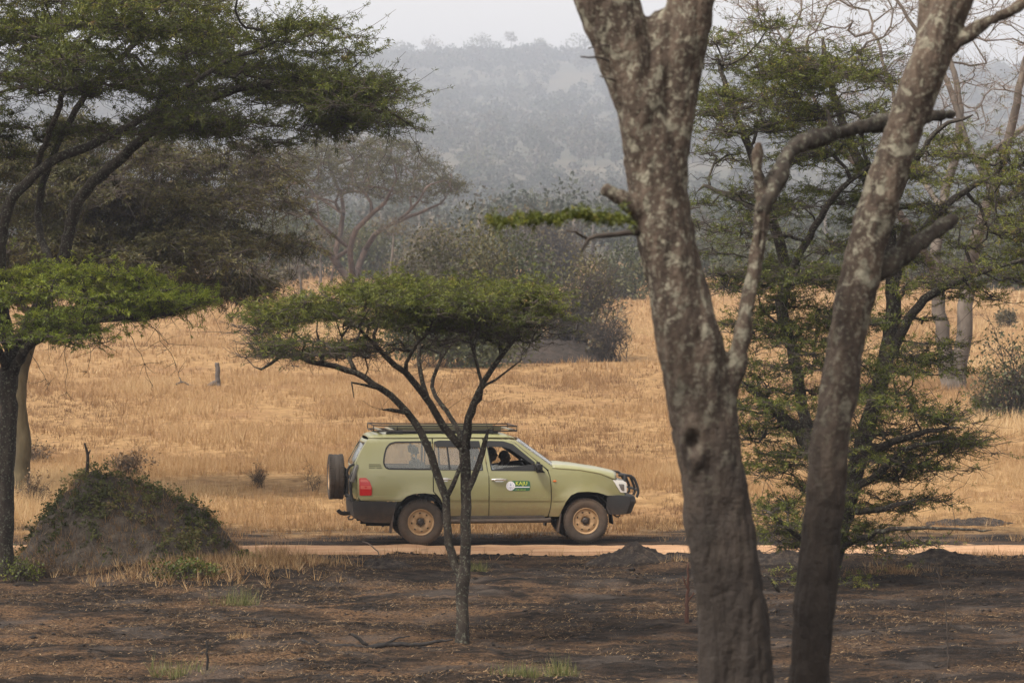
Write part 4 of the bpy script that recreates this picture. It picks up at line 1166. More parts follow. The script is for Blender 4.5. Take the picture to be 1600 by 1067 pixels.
def scatter_on(V, Q, n, rng, weight):
    q = V[Q]; cen = q.mean(1); nrm = norm(np.cross(q[:, 2] - q[:, 0], q[:, 3] - q[:, 1])); area = np.linalg.norm(np.cross(q[:, 2] - q[:, 0], q[:, 3] - q[:, 1]), axis=1)
    w = area * weight(cen, nrm); w = np.maximum(w, 0); k = rng.choice(len(Q), n, p=w / w.sum())
    u, v = rng.uniform(0, 1, (2, n, 1))
    return (q[k, 0] * (1 - u) + q[k, 1] * u) * (1 - v) + (q[k, 3] * (1 - u) + q[k, 2] * u) * v, nrm[k]
def wgreen(c, n):
    g = fbm(c[:, 0] * 1.7, c[:, 1] * 1.7, c[:, 2] * 1.7, 3, 81)
    return np.clip(0.22 + 1.1 * g + 0.40 * (c[:, 2] - 0.75) , 0.02, 1.2)
pg, ng = scatter_on(Vm, Qm, 900, rng, wgreen)
T = twigs(rng, pg, norm(ng + np.array((0, 0, 0.5))), 1, 0.20, rise=0.5, flat=0.9)
ch = np.clip(0.5 + 0.9 * fbm(pg[:, 0] * 2.1, pg[:, 1] * 2.1, pg[:, 2] * 2.1, 2, 83) + rng.normal(0, .15, len(pg)), 0, 1)
V, Q, A = sprigs(rng, T, 5, 3, 0.058, 0.030, 0.02, up=0.5, tmin=0.0, hue=ch)
cr = Acc(); cr.add(V - np.array(rootm.location), Q, None, A)
o = link('creeper', cr.mesh('creeper', leaf_mat('leaf_creeper', [(0, (0.030, 0.036, 0.013)), (0.5, (0.080, 0.090, 0.028)), (0.8, (0.16, 0.160, 0.055)), (1, (0.21, 0.155, 0.075))]), False, True), rootm); o['kind'] = 'stuff'

def blades(rng, base, nb, h, spread, width, lean=0.5):
    """grass tufts: nb single-triangle blades round every base point"""
    n = len(base) * nb
    b = np.repeat(base, nb, axis=0); hb = np.repeat(np.broadcast_to(h, (len(base),)), nb) * rng.uniform(0.45, 1.15, n)
    az = rng.uniform(0, 2 * math.pi, n); rr = rng.uniform(0, 1, n) * np.repeat(np.broadcast_to(spread, (len(base),)), nb)
    d = np.stack((np.cos(az), np.sin(az), np.zeros(n)), 1)
    foot = b + d * rr[:, None] - np.array((0, 0, 0.02))
    ln = rng.normal(lean, 0.35, n) * hb
    tip = foot + d * ln[:, None] * 0.8 + np.array((0, 0, 1.0)) * np.sqrt(np.maximum(hb ** 2 - (0.8 * ln) ** 2, (0.25 * hb) ** 2))[:, None]
    az2 = rng.uniform(0, 2 * math.pi, n); sd = np.stack((np.cos(az2), np.sin(az2), np.zeros(n)), 1)
    w = (width * rng.uniform(0.6, 1.4, n))[:, None]
    V = np.stack((foot - sd * w, foot + sd * w, tip), 1).reshape(-1, 3)
    return V, np.arange(n * 3).reshape(-1, 3)

M_straw = leaf_mat('straw', [(0, (0.100, 0.052, 0.024)), (0.35, (0.24, 0.142, 0.064)), (0.7, (0.365, 0.240, 0.118)), (1, (0.48, 0.35, 0.19))], 0.30)
pd, nd_ = scatter_on(Vm, Qm, 1500, rng, lambda c, n: np.clip(0.25 - 0.9 * fbm(c[:, 0] * 1.7, c[:, 1] * 1.7, c[:, 2] * 1.7, 3, 81), 0.02, 1))
V, T_ = blades(rng, pd, 7, 0.17, 0.05, 0.0035, 0.7)
dg_ = Acc(); dg_.add(V - np.array(rootm.location), None, T_, np.repeat(rng.uniform(0, 0.75, len(T_)), 3))
o = link('dry_grass', dg_.mesh('dry_grass', M_straw, False, True), rootm); o['kind'] = 'stuff'
st = Acc(); 
for pts in ([(134,775,3.2),(136,735,2.8),(137,712,2.4),(132,692,1.5)], [(136,714,1.8),(141,703,1)]):
    c = catmull(np.array([np.append(P(q[0], q[1], MY), q[2] / FPX * MY) for q in pts]), 0.05); V, Q, T = sweep(c[:, :3], c[:, 3], 6); st.add(V, Q, T)
add_part('dead_twig', st, rootm, M_twig)

# ------------------------------------------------------------------ grass and litter
def field_grass():
    rng = np.random.default_rng(333)
    acc = Acc()
    def zone(ya, yb, n, nb, h, w, spread, dmin=0.0):
        y = np.sqrt(rng.uniform(ya ** 2, yb ** 2, n)); x = rng.uniform(-1, 1, n) * (0.175 * y + 4)
        d = fbm(x / 2.6, y / 4.5, octv=3, seed=301)
        edge = y + 5.0 * fbm(x / 4.0, y / 4.0, octv=3, seed=303)
        keep = (rng.uniform(0, 1, n) < np.clip(0.70 + 0.75 * d, 0.08, 1)) & ((edge > 61.5) | (rng.uniform(0, 1, n) < 0.30))
        x, y, d, edge = x[keep], y[keep], d[keep], edge[keep]
        big = fbm(x / 9, y / 14, octv=3, seed=305)
        hh = h * (0.75 + 0.45 * np.clip(d + 0.5 * big, -0.8, 1)) * np.where(edge > 61.5, 1.0, 0.55)
        b = np.stack((x, y, G(x, y)), 1)
        V, T = blades(rng, b, nb, hh, spread, w, 0.42)
        col = np.clip(0.55 + 0.42 * big + 0.26 * d - 0.25 * (edge < 61.5), 0.03, 0.95)
        colr = np.repeat(np.clip(np.repeat(col, nb) + rng.normal(0, 0.13, len(T)), 0, 1), 3)
        acc.add(V, None, T, colr)
    zone(56.6, 82, 26000, 10, 0.33, 0.006, 0.11)
    zone(82, 120, 22000, 8, 0.37, 0.010, 0.18)
    zone(120, 190, 18000, 6, 0.40, 0.020, 0.30)
    zone(190, 330, 14000, 5, 0.60, 0.045, 0.6)
    # taller pale stalks with seed heads standing out of it
    n = 2600
    y = np.sqrt(rng.uniform(62 ** 2, 135 ** 2, n)); x = rng.uniform(-1, 1, n) * (0.175 * y + 4)
    kp = rng.uniform(0, 1, n) < np.clip(0.25 + 1.1 * fbm(x / 3.5, y / 6, octv=3, seed=307), 0, 1); x, y = x[kp], y[kp]
    b = np.stack((x, y, G(x, y)), 1)
    V, T = blades(rng, b, 7, rng.uniform(0.45, 0.70, len(x)), 0.10, 0.0040, 0.3)
    acc.add(V, None, T, np.repeat(rng.uniform(0.55, 1.0, len(T)), 3))
    tips_ = V.reshape(-1, 3, 3)[:, 2]
    Vh, Qh, Ah = flakes(rng, tips_[::2], np.full(len(tips_[::2]), 0.9), 0.09, up=2.0, asp=0.22)
    acc.add(Vh, Qh, None, Ah * 0.5 + 0.4)
    o = link('dry_grass', acc.mesh('dry_grass', M_straw, False, True))
    tag(o, 'golden dry savanna grass covering the field behind the car', 'grass', kind='stuff')
field_grass()

def litter():
    rng = np.random.default_rng(444)
    n = 150000
    y = np.sqrt(rng.uniform(31.0 ** 2, 51.6 ** 2, n)); x = rng.uniform(-1, 1, n) * (0.175 * y + 1.5)
    d = fbm(x / 1.3, y / 1.6, octv=4, seed=401) + 0.35 * sstep(1.5, -4.5, x)
    keep = rng.uniform(0, 1, n) < np.clip(0.30 + 0.85 * d, 0.04, 1); x, y = x[keep], y[keep]
    y2 = rng.uniform(56, 66, 9000); x2 = rng.uniform(-1, 1, 9000) * (0.175 * y2 + 2)
    x = np.concatenate((x, x2)); y = np.concatenate((y, y2)); n = len(x)
    az = rng.uniform(0, math.pi * 2, n); L = rng.uniform(0.02, 0.085, n)
    dx, dy = np.cos(az) * L * 0.5, np.sin(az) * L * 0.5
    za = G(x - dx, y - dy) + rng.uniform(0.004, 0.03, n); zb = G(x + dx, y + dy) + rng.uniform(0.004, 0.05, n)
    w = rng.uniform(0.0018, 0.005, n); sx_, sy_ = -np.sin(az) * w, np.cos(az) * w
    V = np.stack((np.stack((x - dx - sx_, y - dy - sy_, za), 1), np.stack((x - dx + sx_, y - dy + sy_, za + 0.004), 1), np.stack((x + dx, y + dy, zb), 1)), 1).reshape(-1, 3)
    acc = Acc(); acc.add(V, None, np.arange(n * 3).reshape(-1, 3), np.repeat(rng.uniform(0, 1, n) ** 1.5, 3))
    # short stubble standing among it
    m = 5200
    y = np.sqrt(rng.uniform(31.0 ** 2, 51.4 ** 2, m)); x = rng.uniform(-1, 1, m) * (0.175 * y + 1.5)
    d = fbm(x / 1.3, y / 1.6, octv=4, seed=401) + 0.3 * sstep(1.5, -4.5, x)
    keep = rng.uniform(0, 1, m) < np.clip(0.10 + 0.9 * d, 0.02, 1); x, y = x[keep], y[keep]
    V, T = blades(rng, np.stack((x, y, G(x, y)), 1), 6, rng.uniform(0.04, 0.12, len(x)), 0.05, 0.003, 0.7)
    acc.add(V, None, T, np.repeat(rng.uniform(0.05, 0.8, len(T)), 3))
    M_litter = leaf_mat('litter', [(0, (0.022, 0.015, 0.011)), (0.5, (0.095, 0.060, 0.033)), (0.85, (0.21, 0.136, 0.072)), (1, (0.33, 0.235, 0.14))], 0.15)
    o = link('straw_litter', acc.mesh('straw_litter', M_litter, False, True))
    tag(o, 'bits of dry straw and stubble strewn over the burnt ground', 'straw', kind='stuff')
    # clumps of dry grass along both verges of the road
    m = 1500
    x = rng.uniform(-13, 13, m); front = rng.uniform(0, 1, m) < 0.6
    y = np.where(front, 51.95 + rng.normal(0, 0.30, m), 55.9 + np.abs(rng.normal(0, 0.5, m)))
    kp = (rng.uniform(0, 1, m) < np.clip(0.35 + 0.9 * fbm(x / 1.1, y / 1.1, octv=3, seed=409), 0.03, 1)) & ~((y > 55) & (x > -2.6) & (x < 2.6) & (y < 57.6)); x, y = x[kp], y[kp]
    V, T = blades(rng, np.stack((x, y, G(x, y)), 1), 9, rng.uniform(0.07, 0.26, len(x)), 0.07, 0.004, 0.6)
    acc2 = Acc(); acc2.add(V, None, T, np.repeat(rng.uniform(0.0, 0.75, len(T)), 3))
    o = link('verge_grass', acc2.mesh('verge_grass', M_straw, False, True))
    tag(o, 'ragged dry grass along both verges of the dirt road', 'grass', kind='stuff')
    # clods of burnt earth
    m = 2600
    y = np.where(rng.uniform(0, 1, m) < 0.6, np.sqrt(rng.uniform(31.0 ** 2, 51.2 ** 2, m)), 52.1 + rng.normal(0, 0.28, m)); x = rng.uniform(-1, 1, m) * (0.175 * y + 1.5)
    y[:260] = rng.uniform(52.6, 55.3, 260)
    base = np.array([(1,0,0),(-1,0,0),(0,1,0),(0,-1,0),(0,0,1),(0,0,-1)], dtype=float)
    tri = np.array([(0,2,4),(2,1,4),(1,3,4),(3,0,4),(2,0,5),(1,2,5),(3,1,5),(0,3,5)])
    s_ = rng.uniform(0.008, 0.030, m) * np.where(rng.uniform(0, 1, m) < 0.05, 2.0, 1)
    V = base[None] * rng.uniform(0.6, 1.4, (m, 6, 1)) * s_[:, None, None] * np.array((1.3, 1.3, 0.7)) + rng.normal(0, 0.12, (m, 6, 3)) * s_[:, None, None] + np.stack((x, y, G(x, y) + s_ * 0.2), 1)[:, None]
    acc = Acc(); acc.add(V.reshape(-1, 3), None, (tri[None] + np.arange(m)[:, None, None] * 6).reshape(-1, 3))
    o = link('earth_clods', acc.mesh('earth_clods', plain('clod', (0.018, 0.014, 0.012), 0.95, vary=0.6, vscale=3)))
    tag(o, 'dark clods of burnt earth strewn over the foreground', 'clods', kind='stuff')
litter()

# heaps of black earth pushed up beside the road
k = NT('black_earth'); p = k.pos(); c = k.ramp(k.noise(p, 9, 6, 0.7), [(0.3, (0.010, 0.008, 0.008)), (0.5, (0.035, 0.027, 0.023)), (0.7, (0.11, 0.080, 0.060))])
k.color(c).rough(0.95); k.bump(k.math('ADD', k.noise(p, 22, 4, 0.7), k.noise(p, 60, 3)), 0.05); M_heap = k.m
mound('earth_heap', 'flat heap of black earth left of the small acacia, before the road', 596, 50.0, 0.62, 0.40, 0.13, M_heap, 501, 'heap', rough=0.22)
mound('earth_heap', 'largest heap of black earth, before the road under the front wheel', 985, 50.4, 0.72, 0.48, 0.27, M_heap, 502, 'heap', rough=0.16)
mound('earth_heap', 'small heap of black earth just right of the small acacia trunk', 770, 50.2, 0.26, 0.22, 0.10, M_heap, 503, 'heap', rough=0.25)
mound('earth_heap', 'ridge of black earth before the road right of the leaning trunk', 1485, 50.2, 0.85, 0.42, 0.17, M_heap, 504, 'heap', rough=0.22)
mound('earth_heap', 'low strip of black earth behind the road at right', 1515, 60.5, 0.9, 0.6, 0.09, M_heap, 505, 'heap', rough=0.25)
mound('earth_heap', 'low black earth heap half hidden behind the leaning trunk', 1215, 50.4, 0.6, 0.42, 0.17, M_heap, 506, 'heap', rough=0.22)

# green and dry tufts
M_grass_green = leaf_mat('grass_green', [(0, (0.06, 0.075, 0.02)), (0.5, (0.10, 0.12, 0.035)), (1, (0.22, 0.18, 0.08))])
def tuft(label, px, py, Y, w, h, n, seed, mat=None, cat='grass tuft', name='grass_tuft', nb=9, lean=0.4, wd=0.004):
    rng = np.random.default_rng(seed); x = (px - 800) / FPX * Y
    b = np.stack((rng.normal(0, w * 0.3, n) + x, rng.normal(0, w * 0.25, n) + Y), 1)
    b = np.stack((b[:, 0], b[:, 1], G(b[:, 0], b[:, 1])), 1)
    V, T = blades(rng, b, nb, h * rng.uniform(0.6, 1.1, n), 0.05, wd, lean)
    r0 = np.array((x, Y, g1(x, Y)))
    acc = Acc(); acc.add(V - r0, None, T, np.repeat(rng.uniform(0, 1, len(T)), 3))
    o = link(name, acc.mesh(name, mat or M_grass_green, False, True)); o.location = r0
    tag(o, label, cat, kind='stuff' if w >= 1.0 else None)
def yrow(py): return CAMZ * FPX / (py - HZ)
tuft('fresh green grass tuft just right of the small acacia trunk', 745, 895, yrow(897), 0.24, 0.22, 22, 601)
tuft('green grass tuft at the bottom edge left of the foreground trunk', 820, 1064, yrow(1066), 0.42, 0.20, 36, 602)
tuft('green and dry grass tuft at the bottom edge, right one of the pair', 880, 1064, yrow(1064), 0.30, 0.28, 26, 603)
tuft('sparse pale green tuft at the bottom left of the burnt ground', 272, 1050, yrow(1050), 0.45, 0.26, 24, 604)
tuft('pale green grass tuft before the mound apron', 372, 945, yrow(945), 0.45, 0.34, 30, 605, lean=0.3)
tuft('straw-coloured grass tuft at the left end of the road', 455, 893, 49.2, 1.6, 0.30, 190, 606, M_straw, lean=0.6, wd=0.006)
tuft('dry straw grass spread over the apron before the mound', 300, 905, 47.0, 2.6, 0.24, 300, 607, M_straw, lean=0.7, wd=0.006)
tuft('thin dry grass at the left of the road end', 425, 860, yrow(868), 0.6, 0.32, 40, 608, M_straw)
tuft('dry straw grass on the right slope of the heap by the front wheel', 1040, 882, yrow(884), 0.7, 0.16, 40, 609, M_straw, lean=0.6)
tuft('dry grass fringe before the road right of the leaning trunk', 1390, 905, yrow(900), 1.2, 0.20, 60, 610, M_straw, lean=0.6)
tuft('fringe of dry grass behind the rear wheel', 560, 838, 59.5, 2.2, 0.24, 170, 611, M_straw, lean=0.6)
tuft('fringe of dry grass beyond the front wheel', 1030, 835, 60.0, 2.6, 0.24, 160, 612, M_straw, lean=0.6)
tuft('fringe of dry grass seen under the car', 790, 838, 59.3, 2.4, 0.26, 190, 613, M_straw, lean=0.6)
tuft('dry grass strip behind the road at the right edge', 1500, 820, 61.0, 3.0, 0.24, 190, 614, M_straw, lean=0.6)
tuft('short straw patch in the middle of the burnt ground', 375, 1000, yrow(1000), 0.2, 0.12, 40, 615, M_straw)
tuft('dry grass on the slope running down from the mound to the road end', 405, 880, 48.2, 1.6, 0.26, 180, 617, M_straw, lean=0.6, wd=0.006)
tuft('dry grass slope at the left edge behind the acacia trunk', 20, 850, 50.2, 2.2, 0.32, 150, 616, M_straw, lean=0.5)
bush('green_shrub', 'low green shrub on the mound apron', 282, 46.4, 1.15, 0.36, M_leaf_mid, 1100, 0.05, 621, 60)
bush('green_shrub', 'small green weed on the slope between mound and road', 385, 48.6, 0.5, 0.26, M_leaf_mid, 380, 0.045, 622, 30)
bush('green_shrub', 'green and rust-coloured weeds at the left edge by the acacia trunk', 30, 46.5, 0.9, 0.42, M_leaf_mid, 500, 0.05, 623, 60)
bush('dry_bush', 'rust-brown dead fern beside the acacia trunk at the left edge', 60, 47.2, 0.7, 0.38, M_leaf_dead, 420, 0.05, 624, 50)

def stick(name, label, Y, paths, mat, cat, dz=0.0):
    acc = Acc()
    x0, y0 = paths[0][0][0], paths[0][0][1]
    r0 = P(x0, y0, Y); r0[2] = g1(r0[0], Y)
    for pts in paths:
        w = np.array([np.append(P(q[0], q[1], Y + (q[3] if len(q) > 3 else 0)), q[2] / FPX * Y) for q in pts])
        c = catmull(w, 0.04); c[1:-1, :3] += RNG.normal(0, 0.006, c[1:-1, :3].shape); V, Q, T = sweep(c[:, :3] - r0, c[:, 3], 7); acc.add(V, Q, T)
    o = link(name, acc.mesh(name, mat, True)); o.location = r0
    tag(o, label, cat); return o
stick('fallen_branch', 'charred fallen branch lying left of the small acacia trunk', yrow(1012), [
    [(505,1014,3.4),(540,1009,4),(575,1011,4.4),(620,1006,4),(655,1007,3.2),(690,1001,2.4),(708,999,1.4)], [(505,1014,3.4),(485,1007,2.8),(470,999,2)], [(500,1011,2.6),(496,1003,2),(487,997,1.3)], [(600,1008,2.4),(618,998,1.8),(640,994,1)],
    [(574,1009,3.2),(562,999,2.8),(549,990,2)], [(640,1007,2.4),(660,1012,2),(690,1011,1.2)]], M_bark_char, 'branch')
stick('burnt_sapling', 'thin burnt reddish sapling left of the thick trunk', yrow(978), [[(1074,980,4),(1073,940,3),(1076,905,2.2),(1075,880,1)], [(1073,945,2),(1084,925,1.2)], [(1075,920,1.6),(1066,900,1)]], plain('burnt_stem', (0.06, 0.028, 0.02), 0.9), 'sapling')
stick('burnt_sapling', 'thin dry sapling stem standing on the burnt ground at right', yrow(1045), [[(1483,1045,1.3),(1480,990,1.1),(1477,940,.9),(1468,905,.7),(1464,870,.5)], [(1480,985,.8),(1495,950,.6)], [(1477,940,.7),(1486,915,.5)]], M_twig, 'sapling')
stick('burnt_sapling', 'short burnt sapling stem at lower left', yrow(1048), [[(323,1050,2.2),(324,1020,1.8),(322,1000,1)]], M_bark_char, 'sapling')
stick('dead_twig', 'pale dry stem arching before the rear wheel', yrow(872), [[(598,876,1.2),(590,862,1.1),(578,850,1),(566,846,.7)]], M_twig_pale, 'stem')
bush('dry_bush', 'low reddish dry twigs before the road under the front door', 815, 51.0, 0.8, 0.28, M_leaf_dead, 40, 0.03, 626, 22, 0.6)
# dead stump in the field
Ys = 113.0; bs = gpy(340, Ys)
stick('dead_stump', 'grey dead tree stump with a broken limb standing in the dry grass at left', Ys, [[(341,bs+4,5),(340,bs-12,4),(340,bs-28,3.8),(339,bs-36,3.6)], [(339,bs-6,4.2),(332,bs-3,4),(324,bs+2,3)]], plain('dead_wood', (0.075, 0.062, 0.055), 0.9, vary=0.4), 'stump')
stick('fallen_branch', 'grey twisted dead branch lying in the grass left of the stump', Ys, [[(275,bs-2,1.5),(285,bs-6,1.4),(296,bs-1,1.2),(303,bs,1)], [(284,bs-6,1.2),(280,bs-14,.7)]], plain('dead_twig', (0.07, 0.058, 0.05), 0.9), 'branch')
# ------------------------------------------------------------------ the car
DUST = (0.22, 0.14, 0.085)
M_paint = plain('paint_olive', (0.215, 0.208, 0.096), 0.38, spec=0.5, dust=((0.17, 0.118, 0.066), 0.35, 1.10, 0.8), coat=0.6)
M_black = plain('black_plastic', (0.016, 0.016, 0.017), 0.6, dust=(DUST, 0.2, 0.75, 0.35))
M_trim = plain('window_rubber', (0.014, 0.014, 0.015), 0.5)
M_tyre = plain('tyre_rubber', (0.028, 0.025, 0.023), 0.85, vary=0.3, dust=(DUST, -0.5, 0.75, 0.30))
M_rim = plain('dusty_rim', (0.30, 0.195, 0.105), 0.6, metal=0.1, vary=0.15)
M_hub = plain('hub', (0.05, 0.042, 0.038), 0.5, metal=0.5)
M_chrome = plain('chrome', (0.62, 0.60, 0.57), 0.22, metal=1.0)
M_dark = plain('underbody', (0.012, 0.011, 0.010), 0.9)
M_int = plain('interior', (0.055, 0.058, 0.062), 0.85)
M_seat = plain('seat_cloth', (0.085, 0.10, 0.12), 0.9, vary=0.15)
M_red = plain('tail_lens_red', (0.34, 0.012, 0.012), 0.18, spec=0.6)
M_redpale = plain('tail_lens_pale', (0.44, 0.09, 0.07), 0.18, spec=0.6)
M_lens = plain('head_lens', (0.62, 0.62, 0.60), 0.12, spec=0.7)
M_amber = plain('amber_lens', (0.50, 0.12, 0.015), 0.25, spec=0.6)
M_rackm = plain('rack_metal', (0.030, 0.024, 0.022), 0.5, metal=0.4)
M_rackpale = plain('rack_pale', (0.16, 0.145, 0.11), 0.6)
def glass(name, tint, gloss, dustc=0.0):
    k = NT(name)
    t = k.n('BsdfTransparent', Color=tint)
    g = k.n('BsdfGlossy', Color=(1, 1, 1), Roughness=0.04)
    f = k.n('LayerWeight', Blend=0.35).outputs['Fresnel']
    m = k.n('MixShader', i0=k.math('ADD', k.math('MULTIPLY', f, 0.8), gloss), i1=t, i2=g)
    d = k.n('BsdfDiffuse', Color=(0.36, 0.35, 0.28))
    m2 = k.n('MixShader', i0=dustc, i1=m, i2=d)
    k.t.links.new(m2.outputs[0], k.out.inputs['Surface'])
    return k.m
M_glass = glass('side_glass', (0.94, 0.96, 0.95), 0.02, 0.05)
M_glass_dusty = glass('dusty_glass', (0.93, 0.95, 0.93), 0.02, 0.07)

YAW = math.radians(7.0)
nearY = 55.0
ox, oy = (657 - 800) / FPX * nearY - 0.9 * math.sin(YAW), nearY + 0.9 * math.cos(YAW)
car = empty('safari_car', (ox, oy, 0.012))
car.rotation_euler = (0, 0, YAW)
tag(car, 'olive green off-road car with roof rack and rear spare wheel parked on the dirt road', 'car')

def cz(zx, zy):
    """car coordinates (forward from rear axle, height) of a point on the side view"""
    return (zx / 277.9 - 1.739, 2.3617 - zy / 280.0 - zx * 5.494e-5)
def poly(pts): return [cz(a, b) for a, b in pts]
def rounded(pts, r=0.03, seg=4):
    out = []; n = len(pts)
    for i in range(n):
        p0, p1, p2 = np.array(pts[i - 1]), np.array(pts[i]), np.array(pts[(i + 1) % n])
        a, b = p0 - p1, p2 - p1; la, lb = np.linalg.norm(a), np.linalg.norm(b)
        rr = min(r, la * 0.45, lb * 0.45)
        if rr < 0.004: out.append(tuple(p1)); continue
        s_, e = p1 + a / la * rr, p1 + b / lb * rr
        for u in np.linspace(0, 1, seg): out.append(tuple((1 - u) ** 2 * s_ + 2 * u * (1 - u) * p1 + u * u * e))
    return out
ARCH = ((0.006, 0.353), (2.878, 0.345))
def wid(x, z):
    b = np.interp(z, [0.2, 0.36, 0.48, 0.62, 0.80, 1.00, 1.18, 1.27, 1.50, 1.70, 1.78, 1.84, 1.9],
                     [0.80, 0.835, 0.888, 0.928, 0.950, 0.955, 0.944, 0.928, 0.866, 0.806, 0.776, 0.735, 0.66])
    b = b - 0.13 * np.clip((x - 2.75) / 0.85, 0, 1.2) ** 2 - 0.10 * np.clip((-0.55 - x) / 0.55, 0, 1.2) ** 2.2
    for cx, c_z in ARCH:
        d = np.hypot((x - cx) / 1.0, (z - c_z) / 1.02)
        b = b + 0.030 * np.exp(-((d - 0.50) / 0.11) ** 2)
    return b

def fill2d(outer, holes, cell):
    bm = bmesh.new(); edges = []
    for loop in [outer] + list(holes):
        vs_ = [bm.verts.new((a, 0, b)) for a, b in loop]
        for i in range(len(vs_)): edges.append(bm.edges.new((vs_[i], vs_[(i + 1) % len(vs_)])))
    bmesh.ops.triangle_fill(bm, use_beauty=True, use_dissolve=False, edges=edges, normal=(0, -1, 0))
    if cell:
        xs_ = [v.co.x for v in bm.verts]; zs_ = [v.co.z for v in bm.verts]
        for k_ in np.arange(math.floor(min(xs_) / cell) * cell, max(xs_), cell):
            bmesh.ops.bisect_plane(bm, geom=bm.verts[:] + bm.edges[:] + bm.faces[:], plane_co=(k_, 0, 0), plane_no=(1, 0, 0))
        for k_ in np.arange(math.floor(min(zs_) / cell) * cell, max(zs_), cell):
            bmesh.ops.bisect_plane(bm, geom=bm.verts[:] + bm.edges[:] + bm.faces[:], plane_co=(0, 0, k_), plane_no=(0, 0, 1))
    bmesh.ops.recalc_face_normals(bm, faces=bm.faces[:])
    return bm

def panel(name, outer, holes=(), side=-1, off=0.0, thick=0.03, cell=0.07, mat=None, parent=None, wf=wid, inner=None):
    """a curved body panel cut from the side view and pressed onto the body's flank"""
    bm = fill2d(outer, holes, cell)
    co = np.array([v.co for v in bm.verts]); w = wf(co[:, 0], co[:, 2])
    bm.verts.ensure_lookup_table()
    for v, yv in zip(bm.verts, w + off): v.co.y = yv * side
    me0 = bmesh.ops.recalc_face_normals(bm, faces=bm.faces[:])
    f0 = bm.faces[:]
    nrm = sum((f.normal * f.calc_area() for f in f0), Vector())
    if nrm.y * side < 0: bmesh.ops.reverse_faces(bm, faces=f0)
    boundary = [e for e in bm.edges if e.is_boundary]
    ret = bmesh.ops.duplicate(bm, geom=bm.verts[:] + bm.edges[:] + bm.faces[:])
    vmap = ret['vert_map']
    nf = [g for g in ret['geom'] if isinstance(g, bmesh.types.BMFace)]
    for g in ret['geom']:
        if isinstance(g, bmesh.types.BMVert): g.co.y -= thick * side
    bmesh.ops.reverse_faces(bm, faces=nf)
    for f in nf: f.material_index = 1 if inner else 0
    for e in boundary:
        a, b = e.verts
        try: bm.faces.new((a, b, vmap[b], vmap[a]))
        except Exception: pass
    bmesh.ops.recalc_face_normals(bm, faces=bm.faces[:])
    for f in bm.faces: f.smooth = True
    me = bpy.data.meshes.new(name); bm.to_mesh(me); bm.free(); sharp(me, 40)
    me.materials.append(mat or M_paint)
    if inner: me.materials.append(inner)
    return link(name, me, parent or car)

def grid(name, X, Y, Z, mat, parent=None, thick=0.0, flip=False):
    nr, nc = X.shape
    i = np.arange(nr - 1)[:, None] * nc; j = np.arange(nc - 1)[None]
    Q = np.stack((i + j, i + j + 1, i + nc + j + 1, i + nc + j), -1).reshape(-1, 4)
    if flip: Q = Q[:, ::-1]
    me = mesh_np(name, np.stack((X, Y, Z), -1).reshape(-1, 3), Q, None, mat, True)
    o = link(name, me, parent or car)
    if thick:
        m = o.modifiers.new('thickness', 'SOLIDIFY'); m.thickness = thick; m.offset = -1
    return o

def extr(name, outline, ya, yb, mat, parent=None, taper=None, bev=0.012, cell=None):
    """side-view outline drawn across the car from ya to yb, edges bevelled"""
    bm = bmesh.new()
    ys_ = np.linspace(ya, yb, 9 if taper else 2)
    rings = []
    for y in ys_:
        rings.append([bm.verts.new((x + (taper(y, x) if taper else 0), y, z)) for x, z in outline])
    n = len(outline)
    for a, b in zip(rings[:-1], rings[1:]):
        for i in range(n): bm.faces.new((a[i], a[(i + 1) % n], b[(i + 1) % n], b[i]))
    bm.faces.new(rings[0][::-1]); bm.faces.new(rings[-1])
    bmesh.ops.recalc_face_normals(bm, faces=bm.faces[:])
    if bev:
        ed = [e for e in bm.edges if e.calc_face_angle(0) > 0.5]
        bmesh.ops.bevel(bm, geom=ed, offset=bev, segments=2, affect='EDGES', profile=0.6)
    for f in bm.faces: f.smooth = True
    me = bpy.data.meshes.new(name); bm.to_mesh(me); bm.free(); sharp(me, 35); me.materials.append(mat)
    return link(name, me, parent or car)

def rbox(name, c, size, mat, parent=None, bev=0.03, rot=None, seg=3):
    bm = bmesh.new(); bmesh.ops.create_cube(bm, size=1.0)
    for v in bm.verts: v.co = Vector((v.co.x * size[0], v.co.y * size[1], v.co.z * size[2]))
    bmesh.ops.bevel(bm, geom=bm.edges[:], offset=min(bev, min(size) * 0.45), segments=seg, affect='EDGES')
    M = Matrix.Translation(c) @ (Matrix.Rotation(rot[1], 4, rot[0]) if rot else Matrix.Identity(4))
    bm.transform(M)
    for f in bm.faces: f.smooth = True
    me = bpy.data.meshes.new(name); bm.to_mesh(me); bm.free(); sharp(me, 40); me.materials.append(mat)
    return link(name, me, parent or car)

def tubes(name, paths, r, mat, parent=None, sides=10, step=0.04):
    acc = Acc()
    for p_ in paths:
        c = catmull(np.array(p_, dtype=float), step) if len(p_) > 2 else np.array(p_, dtype=float)
        acc.tube(c, np.full(len(c), r), sides)
    me = acc.mesh(name, mat, True); sharp(me, 50)
    return link(name, me, parent or car)

def lathe(prof, seg, axis='y'):
    prof = np.array(prof, dtype=float)          # (radius, offset along axis)
    a = np.arange(seg) * 2 * math.pi / seg
    V = np.stack((prof[None, :, 0] * np.cos(a)[:, None], np.broadcast_to(prof[None, :, 1], (seg, len(prof))), prof[None, :, 0] * np.sin(a)[:, None]), -1)
    n = len(prof); i = np.arange(seg)[:, None] * n; j = np.arange(n - 1)[None]
    i2 = ((np.arange(seg) + 1) % seg)[:, None] * n
    Q = np.stack((i + j, i + j + 1, i2 + j + 1, i2 + j), -1).reshape(-1, 4)
    return V.reshape(-1, 3), Q

